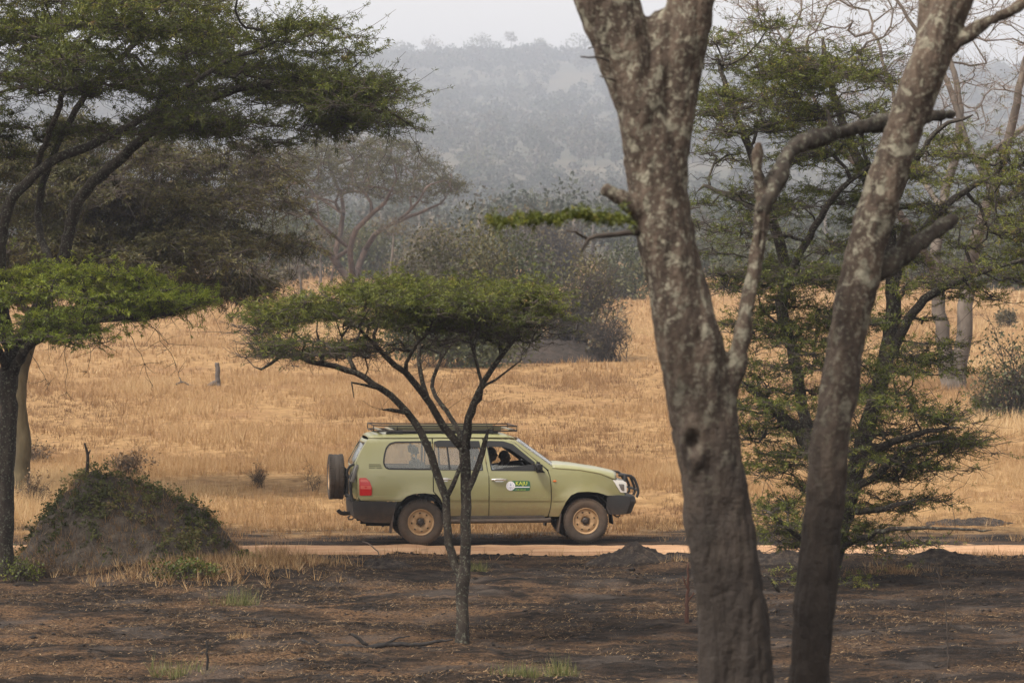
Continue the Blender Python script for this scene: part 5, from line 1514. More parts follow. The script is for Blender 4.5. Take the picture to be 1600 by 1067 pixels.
# outlines on the side view
q_out = rounded(poly([(236,150),(262,143),(541,143),(541,397),(554,411),(545,409),(500,404),(450,408),(415,420),(388,446),(198,444),(188,430),(184,330),(177,268),(204,202)]), 0.015)
q_win = rounded(poly([(303,262),(308,225),(318,190),(336,168),(365,159),(538,155),(538,294),(330,294),(312,286)]), 0.03)
rd_out = rounded(poly([(546,143),(784,143),(788,186),(800,277),(809,314),(810,514),(614,514),(602,498),(592,462),(577,430),(562,412),(546,396)]), 0.012)
rd_win = rounded(poly([(549,160),(575,154),(766,154),(775,190),(784,294),(549,294)]), 0.02)
fd_out = rounded(poly([(788,143),(898,144),(938,160),(1000,211),(1060,261),(1092,290),(1104,320),(1110,380),(1111,430),(1107,470),(1097,513),(814,514),(813,330),(804,280),(792,190)]), 0.012)
fd_win = rounded(poly([(802,165),(812,154),(882,155),(926,168),(975,208),(1030,253),(1062,287),(1060,294),(822,294)]), 0.02)
ff_out = rounded(poly([(1098,290),(1122,279),(1250,289),(1350,306),(1412,330),(1448,392),(1472,398),(1474,408),(1384,409),(1366,402),(1335,394),(1290,390),(1240,393),(1207,408),(1182,440),(1163,480),(1152,513),(1102,513),(1111,470),(1115,430),(1114,380),(1108,320)]), 0.012)
ap_out = rounded(poly([(902,143),(944,147),(1010,194),(1126,277),(1100,288),(1063,259),(1003,209),(940,157),(902,147)]), 0.008)
def inset(pts, d):
    c = np.array(pts); n = len(c); nx = np.roll(c, -1, 0) - np.roll(c, 1, 0)
    nn = np.stack((-nx[:, 1], nx[:, 0]), 1); nn /= np.maximum(np.linalg.norm(nn, axis=1, keepdims=True), 1e-6)
    ar = 0.5 * np.sum(c[:, 0] * np.roll(c[:, 1], -1) - np.roll(c[:, 0], -1) * c[:, 1])
    return [tuple(v) for v in (c + nn * d * (1 if ar > 0 else -1))]

rz = lambda a: a
for side in (-1, 1):
    near = side < 0
    qp = panel('rear_quarter', q_out, [q_win], side, inner=M_int)
    panel('window_trim', inset(q_win, 0.002), [inset(q_win, 0.028)], side, 0.004, 0.03, None, M_trim, qp)
    panel('window_pane', inset(q_win, 0.02), [], side, -0.014, 0.005, 0.12, M_glass_dusty, qp)
    vent = [rounded(poly([(238, y0_), (290 + q, y0_), (296 + q, y0_ + 5), (236, y0_ + 5)]), 0.004) for q, y0_ in ((0, 268), (3, 276), (6, 284))]
    for v_ in vent: panel('vent_slat', v_, [], side, 0.004, 0.01, None, plain('vent_shadow', (0.10, 0.10, 0.05), 0.6) if 'vent_shadow' not in bpy.data.materials else bpy.data.materials['vent_shadow'], qp)
    rd = panel('door', rd_out, [rd_win], side, inner=M_int)
    panel('window_trim', inset(rd_win, 0.002), [inset(rd_win, 0.015)], side, 0.004, 0.03, None, M_trim, rd)
    panel('window_pane', inset(rd_win, 0.015), [], side, -0.014, 0.005, 0.12, M_glass, rd)
    panel('window_bar', poly([(608,160),(616,160),(628,292),(619,292)]), [], side, -0.006, 0.02, None, M_trim, rd)
    panel('rain_visor', rounded(poly([(551,158),(575,152),(768,152),(774,184),(560,184)]), 0.01), [], side, 0.012, 0.012, 0.1, M_trim, rd)
    fd = panel('door', fd_out, [fd_win], side, inner=M_int)
    panel('window_trim', inset(fd_win, 0.002), [inset(fd_win, 0.018)], side, 0.004, 0.03, None, M_trim, fd)
    panel('window_pane', rounded(poly([(819,268),(1046,268),(1058,290),(824,292)]), 0.01), [], side, -0.014, 0.005, 0.12, M_glass, fd)
    panel('rain_visor', rounded(poly([(804,156),(812,151),(884,152),(930,165),(980,207),(1036,253),(1022,262),(966,222),(918,190),(880,180),(804,181)]), 0.01), [], side, 0.012, 0.012, 0.1, M_trim, fd)
    panel('pillar', ap_out, [], side, 0.0, 0.03)
    fe = panel('front_fender', ff_out, [], side, 0.0, 0.03)
    for dr, x0_, x1_ in ((rd, 616, 806), (fd, 818, 1104), (fe, 1117, 1172), (qp, 202, 392)):
        panel('moulding', rounded(poly([(x0_, 421), (x1_, 419), (x1_, 436), (x0_, 438)]), 0.01), [], side, 0.010, 0.02, 0.12, M_paint, dr)
    for dr, hx in ((rd, 558), (fd, 825)):
        w0 = wid(np.array([cz(hx, 337)[0]]), np.array([1.11]))[0]
        a_, b_ = cz(hx, 337), cz(hx + 70, 337)
        h_ = tubes('door_handle', [[(a_[0], side * (w0 + 0.004), a_[1]), (a_[0] + 0.03, side * (w0 + 0.035), a_[1] + .003), (b_[0] - 0.03, side * (w0 + 0.035), b_[1] + .003), (b_[0], side * (w0 + 0.004), b_[1])]], 0.016, M_chrome, dr)
        panel('handle_cup', rounded(poly([(hx + 12, 330), (hx + 58, 330), (hx + 56, 347), (hx + 14, 347)]), 0.02), [], side, 0.003, 0.01, None, M_chrome, dr)
    panel('door_jamb', [(0.10, 0.98), (0.52, 0.52), (2.36, 0.52), (2.36, 1.24), (0.10, 1.24)], [], side, -0.034, 0.012, 0.15, M_dark)  # dark sheet added behind the doors so their gaps look shaded
    # lamps
    tl = panel('tail_lamp', rounded(poly([(190,336),(222,334),(240,352),(250,382),(249,418),(192,420)]), 0.02), [], side, 0.018, 0.06, 0.05, M_red)
    panel('lens_band_sheen', rounded(poly([(196,341),(226,341),(236,354),(196,354)]), 0.01), [], side, 0.021, 0.01, None, M_redpale, tl)  # pale sheen on the upper lens, painted as a band of colour
    panel('lens_band_sheen', rounded(poly([(196,372),(244,372),(247,388),(196,388)]), 0.01), [], side, 0.021, 0.01, None, M_redpale, tl)
    hl = panel('headlight', rounded(poly([(1413,333),(1462,336),(1482,346),(1484,396),(1452,394)]), 0.015), [], side, 0.006, 0.10, 0.05, M_lens)
    panel('lamp_reflector', rounded(poly([(1440,352),(1470,354),(1472,388),(1456,384)]), 0.02), [], side, 0.009, 0.01, None, M_chrome, hl)
    a_ = cz(1128, 341); w0 = wid(np.array([a_[0]]), np.array([a_[1]]))[0]
    rbox('side_indicator', (a_[0], side * (w0 + 0.004), a_[1]), (0.065, 0.03, 0.035), M_amber, bev=0.012)
    # black cladding, step, mud flaps
    panel('rear_cladding', rounded(poly([(160,448),(372,448),(356,500),(348,552),(215,549),(166,530)]), 0.015), [], side, 0.012, 0.06, 0.08, M_black)
    tubes('side_step', [[(*[cz(600, 530)[0]], side * 0.93, 0.40), (0.62, side * 0.95, 0.40), (2.05, side * 0.95, 0.405), (2.25, side * 0.92, 0.42)]], 0.038, M_black, sides=8)
    rbox('sill', (1.30, side * 0.87, 0.43), (1.72, 0.10, 0.12), M_black, bev=0.02)
    for cx in (0.006, 2.878):
        rbox('mud_flap', (cx - 0.50 + (0.03 if cx > 1 else 0), side * 0.82, 0.36), (0.03, 0.26, 0.32), M_black, bev=0.01, rot=('Y', 0.15))
    # wheel-arch liners
    for cx, c_z in ARCH:
        a = np.linspace(math.radians(-2), math.radians(182), 24); ys_ = np.linspace(0.45, 0.905, 4)
        A_, Y_ = np.meshgrid(a, ys_)
        grid('wheel_arch', cx + np.cos(A_) * (0.475 if cx > 1 else 0.465), side * Y_, c_z + np.sin(A_) * 0.53, M_dark, thick=0.01)
    # door mirror
    mr = rbox('door_mirror', (2.02, side * 1.06, 1.335), (0.14, 0.19, 0.17), M_trim, bev=0.045)
    tubes('mirror_arm', [[(2.10, side * 0.90, 1.26), (2.08, side * 0.96, 1.28), (2.04, side * 1.02, 1.30)]], 0.03, M_trim, mr)
    panel('mirror_base', rounded(poly([(1030,262),(1050,272),(1084,300),(1040,300)]), 0.012), [], side, 0.014, 0.03, None, M_trim, mr)

# roof
xr = np.array([cz(z, 140)[0] for z in (238, 262, 300, 400, 540, 700, 820, 900, 942)])
zr = np.array([1.822, 1.868, 1.880, 1.888, 1.892, 1.892, 1.884, 1.858, 1.800])
xs_ = np.linspace(xr[0], xr[-1], 40); zs_ = np.interp(xs_, xr, zr)
t_ = np.linspace(-1, 1, 41)
XX, TT = np.meshgrid(xs_, t_); ZZ = np.broadcast_to(zs_[None], XX.shape)
edge_w = wid(xs_, np.full_like(xs_, 1.822))[None]
YY = TT * (edge_w + 0.004)
drop = np.clip((np.abs(TT) - 0.74) / 0.26, 0, 1) ** 2.2
low = np.minimum(1.820, zs_)[None]
roof = grid('roof', XX, YY, (ZZ + 0.015 * (1 - TT ** 2)) * (1 - drop) + low * drop, M_paint, thick=0.02, flip=True)
# windscreen
a_, b_ = cz(946, 150), cz(1126, 276)
u = np.linspace(0, 1, 12); TT, UU = np.meshgrid(t_, u)
xw = a_[0] + (b_[0] - a_[0]) * UU; zw = a_[1] + (b_[1] - a_[1]) * UU
yw_ = TT * (wid(xw, zw) - 0.03)
grid('windscreen', xw + 0.11 * (1 - TT ** 2), yw_, zw + 0.03 * (1 - TT ** 2), M_glass_dusty, thick=0.006)
# bonnet
hx = np.linspace(cz(1118, 276)[0], cz(1425, 330)[0], 24)
hz_ = np.interp(hx, [cz(q, 0)[0] for q in (1118, 1180, 1250, 1350, 1412, 1430)], [cz(z, y)[1] for z, y in ((1118, 270), (1180, 270), (1250, 276), (1350, 292), (1412, 308), (1430, 318))])
fz_ = np.interp(hx, [cz(q, 0)[0] for q in (1118, 1250, 1350, 1412, 1430)], [cz(z, y)[1] for z, y in ((1118, 281), (1250, 289), (1350, 306), (1412, 330), (1430, 338))])
XX, TT = np.meshgrid(hx, t_)
YY = TT * wid(hx, fz_)[None]
dr_ = np.clip((np.abs(TT) - 0.80) / 0.20, 0, 1) ** 2
bonnet = grid('bonnet', XX + 0.10 * (1 - TT ** 2) * np.clip((XX - 2.9) / 0.5, 0, 1), YY, (hz_[None] + 0.03 * (1 - TT ** 2)) * (1 - dr_) + fz_[None] * dr_, M_paint, thick=0.02, flip=True)
rbox('wiper_cowl', (2.31, 0, 1.292), (0.16, 1.55, 0.05), M_trim, bev=0.02)
# nose with grille
zz = np.linspace(0.80, 1.10, 8); TT, Zn = np.meshgrid(t_, zz)
grid('nose', 3.52 + 0.11 * (1 - TT ** 2) - 0.10 * np.clip((Zn - 0.95) / 0.15, 0, 1), TT * 0.80, Zn, M_paint, thick=0.02)
for q in range(4): rbox('grille_bar', (3.63, 0, 0.90 + 0.05 * q), (0.03, 0.72, 0.022), M_chrome, bev=0.006)
# tailgate
zt = np.array([0.74, 0.90, 1.15, 1.36, 1.40, 1.58, 1.74, 1.83]); xt = np.array([-1.05, -1.07, -1.075, -1.10, -1.10, -1.005, -0.90, -0.845])
def rearx(y, z):
    return np.interp(z, zt, xt) - 0.055 * (1 - (y / 0.85) ** 2)
def rear_panel(name, outer, holes, mat, off, thick, parent, cell=0.08):
    bm = fill2d(outer, holes, cell)
    for v in bm.verts:
        y, z = v.co.x, v.co.z; v.co = Vector((rearx(y, z) - off, y, z))
    for f in bm.faces: f.smooth = True
    bmesh.ops.recalc_face_normals(bm, faces=bm.faces[:])
    me = bpy.data.meshes.new(name); bm.to_mesh(me); bm.free(); me.materials.append(mat)
    o = link(name, me, parent); m = o.modifiers.new('thickness', 'SOLIDIFY'); m.thickness = thick; m.offset = 0
    return o
g_out = rounded([(-0.80, 0.74), (0.80, 0.74), (0.84, 1.15), (0.80, 1.40), (0.70, 1.80), (-0.70, 1.80), (-0.80, 1.40), (-0.84, 1.15)], 0.05)
g_win = rounded([(-0.68, 1.36), (0.68, 1.36), (0.60, 1.74), (-0.60, 1.74)], 0.06)
tg = rear_panel('tailgate', g_out, [g_win], M_paint, 0, 0.02, car)
rear_panel('rear_window', inset(g_win, -0.01), [], M_glass_dusty, -0.006, 0.006, tg)
rear_panel('window_trim', inset(g_win, -0.012), [inset(g_win, 0.03)], M_trim, 0.006, 0.012, tg, None)

# bumpers and bars
tp = lambda y, x: -0.16 * max(0, abs(y) - 0.55) ** 2 / 0.14 * (1 if x > 3.45 else 0)
fb = extr('front_bumper', rounded(poly([(1384,411),(1478,406),(1534,411),(1540,440),(1516,498),(1470,502),(1392,500),(1382,470)]), 0.03), -0.90, 0.90, M_black, taper=tp)
hoop = [(3.47, 1.165), (3.60, 1.165), (3.735, 1.12), (3.82, 0.90), (3.79, 0.78)]
bars = [[(x, y, z) for x, z in hoop] for y in (-0.72, 0.72)] + [[(3.75, y, 1.12), (3.83, y, 0.90), (3.80, y, 0.80)] for y in (-0.3, 0.3)]
bars += [[(3.735, -0.72, 1.12), (3.755, 0, 1.125), (3.735, 0.72, 1.12)], [(3.82, -0.72, 0.90), (3.84, 0, 0.90), (3.82, 0.72, 0.90)], [(3.57, -0.80, 0.84), (3.57, -0.78, 1.0), (3.58, -0.74, 1.165)], [(3.57, 0.80, 0.84), (3.57, 0.78, 1.0), (3.58, 0.74, 1.165)]]
bb = tubes('bull_bar', bars, 0.023, M_black)
for y in (-0.5, 0.5):
    tubes('tow_loop', [[(3.42, y, 0.47), (3.46, y, 0.44), (3.50, y, 0.43), (3.53, y, 0.45), (3.52, y, 0.48), (3.48, y, 0.49)]], 0.014, M_hub, fb)
rb = extr('rear_bumper', rounded([(-1.17, 0.74), (-0.90, 0.74), (-0.85, 0.42), (-1.00, 0.42), (-1.15, 0.47)], 0.03), -0.84, 0.84, M_black)
for y in (-0.66, 0.66):
    tubes('tow_loop', [[(-1.12, y, 0.47), (-1.16, y, 0.43), (-1.22, y, 0.43), (-1.23, y, 0.47), (-1.19, y, 0.50)]], 0.014, M_hub, rb)
tubes('tow_hitch', [[(-1.1, 0, 0.50), (-1.30, 0, 0.50), (-1.36, 0, 0.56)]], 0.035, M_hub, rb)
tubes('rear_frame', [[(-1.16, -0.80, 0.74), (-1.20, -0.80, 0.95), (-1.19, -0.80, 1.16), (-1.14, -0.80, 1.25)], [(-1.16, 0.80, 0.74), (-1.20, 0.80, 0.95), (-1.19, 0.80, 1.16)],
                     [(-1.19, -0.80, 1.16), (-1.22, -0.4, 1.17), (-1.22, 0.4, 1.17), (-1.19, 0.80, 1.16)], [(-1.18, -0.8, 0.82), (-1.23, -0.3, 0.84), (-1.23, 0.3, 0.84), (-1.18, 0.8, 0.82)],
                     [(-1.22, -0.30, 0.84), (-1.22, -0.30, 1.17)], [(-1.22, 0.30, 0.84), (-1.22, 0.30, 1.17)]], 0.026, M_black)
rbox('rear_bracket', (-1.135, -0.80, 1.22), (0.10, 0.10, 0.34), plain('grey_steel', (0.15, 0.145, 0.135), 0.5, metal=0.3), bev=0.03, rot=('Y', 0.35))
tubes('bracket_ring', [[(-1.22, -0.72, 1.14), (-1.25, -0.72, 1.24), (-1.21, -0.72, 1.34), (-1.13, -0.72, 1.38)]], 0.022, M_trim)
rbox('carrier_plate', (-1.245, 0.02, 1.10), (0.06, 0.40, 0.40), M_black, bev=0.02)

# wheels
tw_ = 0.13
tprof = [(0.225, -tw_ * 0.86), (0.255, -tw_ * 0.98), (0.31, -tw_ * 1.04), (0.355, -tw_ * 0.98), (0.378, -tw_ * 0.86), (0.387, -tw_ * 0.70), (0.389, -tw_ * 0.45)]
tprof += [(r_, y_) for r_, y_ in ((0.389, -0.045), (0.380, -0.042), (0.380, -0.034), (0.389, -0.031), (0.390, 0), (0.389, 0.031), (0.380, 0.034), (0.380, 0.042), (0.389, 0.045))]
tprof += [(r_, -y_) for r_, y_ in tprof[6::-1]] + [(0.225, -tw_ * 0.86)]
Vt, Qt = lathe(tprof, 56)
tacc = Acc(); tacc.add(Vt, Qt)
for s_ in range(56):       # shoulder lugs
    for sd in (-1, 1):
        a = (s_ + (0.5 if sd > 0 else 0)) * 2 * math.pi / 56; ca, sa = math.cos(a), math.sin(a); h = 0.014
        lug = []
        for rr in (0.368, 0.3945):
            for yv in (0.062, 0.118 if rr > 0.38 else 0.128):
                for q in (-h, h): lug.append((rr * ca - q * sa, sd * yv, rr * sa + q * ca))
        tacc.add(lug, [(0, 1, 3, 2), (4, 6, 7, 5), (0, 4, 5, 1), (2, 3, 7, 6), (0, 2, 6, 4), (1, 5, 7, 3)])
tyre_me = tacc.mesh('tyre', M_tyre, True); sharp(tyre_me, 35)
# rim with eight slots; outer face towards -y
def rim_mesh():
    acc = Acc()
    V, Q = lathe([(0.228, -0.118), (0.222, -0.124), (0.212, -0.118), (0.205, -0.095), (0.196, -0.085)], 56); acc.add(V, Q)
    V, Q = lathe([(0.228, -0.118), (0.20, 0.10)], 56); acc.add(V, Q)
    bm = bmesh.new(); ed = []
    loops_ = [[(0.197 * math.cos(t), 0.197 * math.sin(t)) for t in np.linspace(0, 2 * math.pi, 56, endpoint=False)]]
    for q in range(8):
        a = (q + 0.5) * math.pi / 4; c_ = np.array((math.cos(a), math.sin(a))); tn = np.array((-c_[1], c_[0]))
        loops_.append([tuple(c_ * (0.157 + 0.013 * math.sin(t)) + tn * 0.020 * math.cos(t)) for t in np.linspace(0, 2 * math.pi, 12, endpoint=False)])
    loops_.append([(0.085 * math.cos(t), 0.085 * math.sin(t)) for t in np.linspace(0, 2 * math.pi, 32, endpoint=False)])
    for lp in loops_:
        v_ = [bm.verts.new((a, 0, b)) for a, b in lp]
        ed += [bm.edges.new((v_[i], v_[(i + 1) % len(v_)])) for i in range(len(v_))]
    bmesh.ops.triangle_fill(bm, use_beauty=True, edges=ed, normal=(0, -1, 0))
    bm.verts.index_update()
    V = np.array([(v.co.x, -0.086 + 0.018 * (1 - abs(math.hypot(v.co.x, v.co.z) - 0.14) / 0.06) * -1.0, v.co.z) for v in bm.verts])
    T = np.array([[v.index for v in f.verts] for f in bm.faces if len(f.verts) == 3])
    acc.add(V, None, T)
    acc.add(V + np.array((0, 0.012, 0)), None, T[:, ::-1]); bm.free()
    V, Q = lathe([(0.087, -0.068), (0.080, -0.060), (0.0001, -0.060)], 32); acc.add(V, Q)
    return acc
ra = rim_mesh(); rim_me = ra.mesh('rim', M_rim, True); sharp(rim_me, 40)
ha = Acc(); V, Q = lathe([(0.062, -0.058), (0.058, -0.085), (0.040, -0.100), (0.034, -0.118), (0.0001, -0.120)], 28); ha.add(V, Q)
for q in range(5):
    a = q * 2 * math.pi / 5; V, Q = lathe([(0.011, -0.06), (0.011, -0.085), (0.0001, -0.086)], 8); ha.add(V + np.array((0.073 * math.cos(a), 0, 0.073 * math.sin(a))), Q)
V, Q = lathe([(0.198, 0.0), (0.0001, 0.0)], 32); ha.add(V, Q)
hub_me = ha.mesh('hub', M_hub, True); sharp(hub_me, 40)
def wheel(name, loc, rot):
    w_ = link(name, tyre_me, car); w_.location = loc; w_.rotation_euler = rot
    for nm, m_ in (('rim', rim_me), ('hub', hub_me)): link(nm, m_, w_)
    return w_
for cx in (0.006, 2.872):
    wheel('wheel', (cx, -0.79, 0.385), (0, 0.3 + cx, 0)); wheel('wheel', (cx, 0.79, 0.385), (0, 0.7 + cx, math.pi))
sp = wheel('spare_wheel', (-1.395, 0.02, 1.135), (0, 0.2, -math.pi / 2))
sp['label'] = 'dusty spare wheel hung on the rear'

# underbody and cabin
ub = Acc()
ub.box((-0.95, -0.74, 0.42), (3.25, 0.74, 0.58)); ub.box((0.45, -0.86, 0.44), (2.42, 0.86, 0.60))
for y in (-0.45, 0.45): ub.box((-1.0, y - 0.05, 0.34), (3.3, y + 0.05, 0.43))
for cx in (0.006, 2.872): ub.tube([(cx, -0.72, 0.385), (cx, 0.72, 0.385)], np.array((0.05, 0.05)), 10)
ub.tube([(0.006, 0.1, 0.385), (0.03, 0.1, 0.385)], np.array((0.13, 0.13)), 12)
ub.tube([(0.3, -0.35, 0.33), (-0.9, -0.35, 0.36)], np.array((0.06, 0.06)), 10)
link('underbody', ub.mesh('underbody', M_dark), car)
rbox('engine_bay', (2.90, 0, 0.80), (1.00, 1.05, 0.45), M_dark, bev=0.03)
rbox('bulkhead', (2.30, 0, 0.90), (0.06, 1.70, 0.70), M_dark, bev=0.02)
rbox('dashboard', (2.14, 0, 1.17), (0.34, 1.62, 0.20), plain('dash', (0.02, 0.02, 0.021), 0.8), bev=0.05)
def seat(x, y, zb=0.60, w=0.50, mat=M_seat, head=True, tall=0.60):
    s_ = rbox('seat', (x + 0.22, y, zb + 0.22), (0.52, w, 0.18), mat, bev=0.06)
    rbox('backrest', (x - 0.07, y, zb + 0.30 + tall / 2), (0.16, w * 0.96, tall), mat, s_, bev=0.06, rot=('Y', -0.20))
    if head:
        for dy in ((0,) if w < 0.7 else (-w * 0.3, w * 0.3)):
            rbox('headrest', (x - 0.165, y + dy, zb + 0.45 + tall), (0.10, 0.26, 0.19), M_int if w < 0.7 else mat, s_, bev=0.04, rot=('Y', -0.15))
            tubes('headrest_post', [[(x - 0.14, y + dy - 0.07, zb + 0.25 + tall), (x - 0.16, y + dy - 0.07, zb + 0.42 + tall)], [(x - 0.14, y + dy + 0.07, zb + 0.25 + tall), (x - 0.16, y + dy + 0.07, zb + 0.42 + tall)]], 0.008, M_chrome, s_)
seat(1.18, -0.40, 0.58, tall=0.52); seat(1.18, 0.40, 0.58, tall=0.52)
seat(0.12, 0.0, 0.60, 1.36, tall=0.55)
stw = Acc()
t = np.linspace(0, 2 * math.pi, 33)
cS = np.array((1.90, -0.40, 1.20)); e1 = np.array((0, 1.0, 0)); e2 = np.array((-0.42, 0, 0.91))
stw.tube(cS + 0.19 * (np.cos(t)[:, None] * e1 + np.sin(t)[:, None] * e2), np.full(33, 0.016), 8)
for a in (0, math.pi, 1.5 * math.pi): stw.tube(np.array([cS + 0.19 * (math.cos(a) * e1 + math.sin(a) * e2), cS + np.array((0.05, 0, 0.0))]), np.array((0.013, 0.02)), 6)
stw.tube(np.array([cS + np.array((0.02, 0, 0)), cS + np.array((0.26, 0, -0.10))]), np.array((0.05, 0.03)), 10)
link('steering_wheel', stw.mesh('steering_wheel', M_trim, True), car)
rbox('inner_mirror', (1.86, 0, 1.66), (0.03, 0.24, 0.07), M_trim, bev=0.012)

# roof rack: platform with a low tubular rail
rk = Acc()
x0, x1, yr, zt_, zb_ = -0.79, 1.70, 0.66, 2.035, 1.945
for y in (-yr, yr):
    rk.tube([(x0, y, zt_ + 0.012), (x0 + 0.25, y, zt_), (x1, y, zt_ - 0.015)], np.full(3, 0.011), 8)
    rk.tube([(x0, y, zb_), (x1, y, zb_ - 0.005)], np.full(2, 0.013), 8)
    for x in np.linspace(x0, x1, 7): rk.tube([(x, y, zb_), (x, y, zt_)], np.full(2, 0.009), 6)
for x, z in ((x0, zt_ + 0.012), (x1, zt_ - 0.015), (x0, zb_), (x1, zb_)): rk.tube([(x, -yr, z), (x, yr, z)], np.full(2, 0.011), 8)
rack = link('roof_rack', rk.mesh('roof_rack', M_rackm, True), car)
for x in np.linspace(x0 + 0.12, x1 - 0.1, 12): rbox('slat', (x, 0, 1.962), (0.07, 1.28, 0.018), M_rackpale, rack, bev=0.004)
for y in (-yr + 0.03, yr - 0.03): rbox('side_board', (0.50, y, 1.985), (1.85, 0.018, 0.06), plain('board', (0.13, 0.122, 0.075), 0.6) if 'board' not in bpy.data.materials else bpy.data.materials['board'], rack, bev=0.004)
for y in (-0.64, 0.64):
    rbox('rack_rail', (0.40, y, 1.912), (1.95, 0.05, 0.035), M_black, rack, bev=0.01)
    for x in (-0.35, 0.45, 1.22): rbox('foot', (x, y, 1.925), (0.16, 0.07, 0.08), M_black, rack, bev=0.015)

# door emblem: white disc, green plate with lettering
def flank(x, z, off): return Vector((x, -(wid(np.array([x]), np.array([z]))[0] + off), z))
M_eg = plain('emblem_green', (0.028, 0.105, 0.052), 0.5); M_ew = plain('emblem_white', (0.62, 0.62, 0.66), 0.5); M_ey = plain('emblem_yellow', (0.50, 0.55, 0.09), 0.5); M_eb = plain('emblem_blue', (0.26, 0.28, 0.38), 0.5)
def decal(name, pts, off, mat, par, cell=0.05):
    return panel(name, pts, [], -1, off, 0.002, cell, mat, par)
plate_l, plate_r, pt, pb = cz(915, 0)[0], cz(1011, 0)[0], cz(950, 341)[1], cz(950, 390)[1]
near_fd = [o for o in car.children if o.name.startswith('door') and not o.name.startswith(('door_',))]
pl = decal('emblem_plate', rounded([(plate_l, pb), (plate_r - 0.01, pb), (plate_r, (pt + pb) / 2), (plate_r - 0.01, pt), (plate_l, pt)], 0.05, 6), 0.004, M_eg, car)
pl['label'] = 'green door plate with yellow letters and a white round badge'
cc = cz(915, 366)
circ = lambda r, cx=cc[0], c_=cc[1], n=28: [(cx + r * math.cos(t), c_ + r * math.sin(t)) for t in np.linspace(0, 2 * math.pi, n, endpoint=False)]
decal('badge', circ(0.078), 0.008, M_ew, pl)
decal('badge_mark', circ(0.017, cc[0], cc[1] + 0.018, 10), 0.011, M_eb, pl, None)
for a in range(10):
    t0 = a * 2 * math.pi / 10 + 0.3; decal('badge_mark', circ(0.007, cc[0] + 0.052 * math.cos(t0), cc[1] + 0.052 * math.sin(t0), 6), 0.011, M_eb, pl, None)
decal('badge_mark', [(cc[0] - 0.035, cc[1] - 0.022), (cc[0] + 0.035, cc[1] - 0.022), (cc[0], cc[1] - 0.040)], 0.011, M_eb, pl, None)
zbar = cz(960, 371)[1]
decal('white_bar', [(plate_l + 0.075, zbar - 0.008), (plate_r - 0.015, zbar - 0.008), (plate_r - 0.015, zbar + 0.008), (plate_l + 0.075, zbar + 0.008)], 0.008, M_ew, pl, None)
for q in range(9):
    x_ = plate_l + 0.092 + q * 0.019; z_ = cz(960, 384)[1]; w_ = 0.005 + 0.003 * ((q * 7) % 3)
    decal('small_print', [(x_, z_ - 0.006), (x_ + w_, z_ - 0.006), (x_ + w_, z_ + 0.006), (x_, z_ + 0.006)], 0.008, M_ew if q == 0 else M_ey, pl, None)
fc = bpy.data.curves.new('lettering', 'FONT'); fc.body = 'KAJU'; fc.size = 0.085; fc.extrude = 0.0012; fc.space_character = 1.1; fc.offset = 0.0012
fo = bpy.data.objects.new('tmp', fc); COL.objects.link(fo)
dg = bpy.context.evaluated_depsgraph_get(); dg.update()
tm = bpy.data.meshes.new_from_object(fo.evaluated_get(dg)); bpy.data.objects.remove(fo)
tm.materials.clear(); tm.materials.append(M_ey)
lt = link('lettering', tm, pl)
zl = cz(960, 361)[1]; p_ = flank(plate_l + 0.085, zl, 0.009)
lt.rotation_euler = (math.radians(90), 0, 0); lt.location = p_

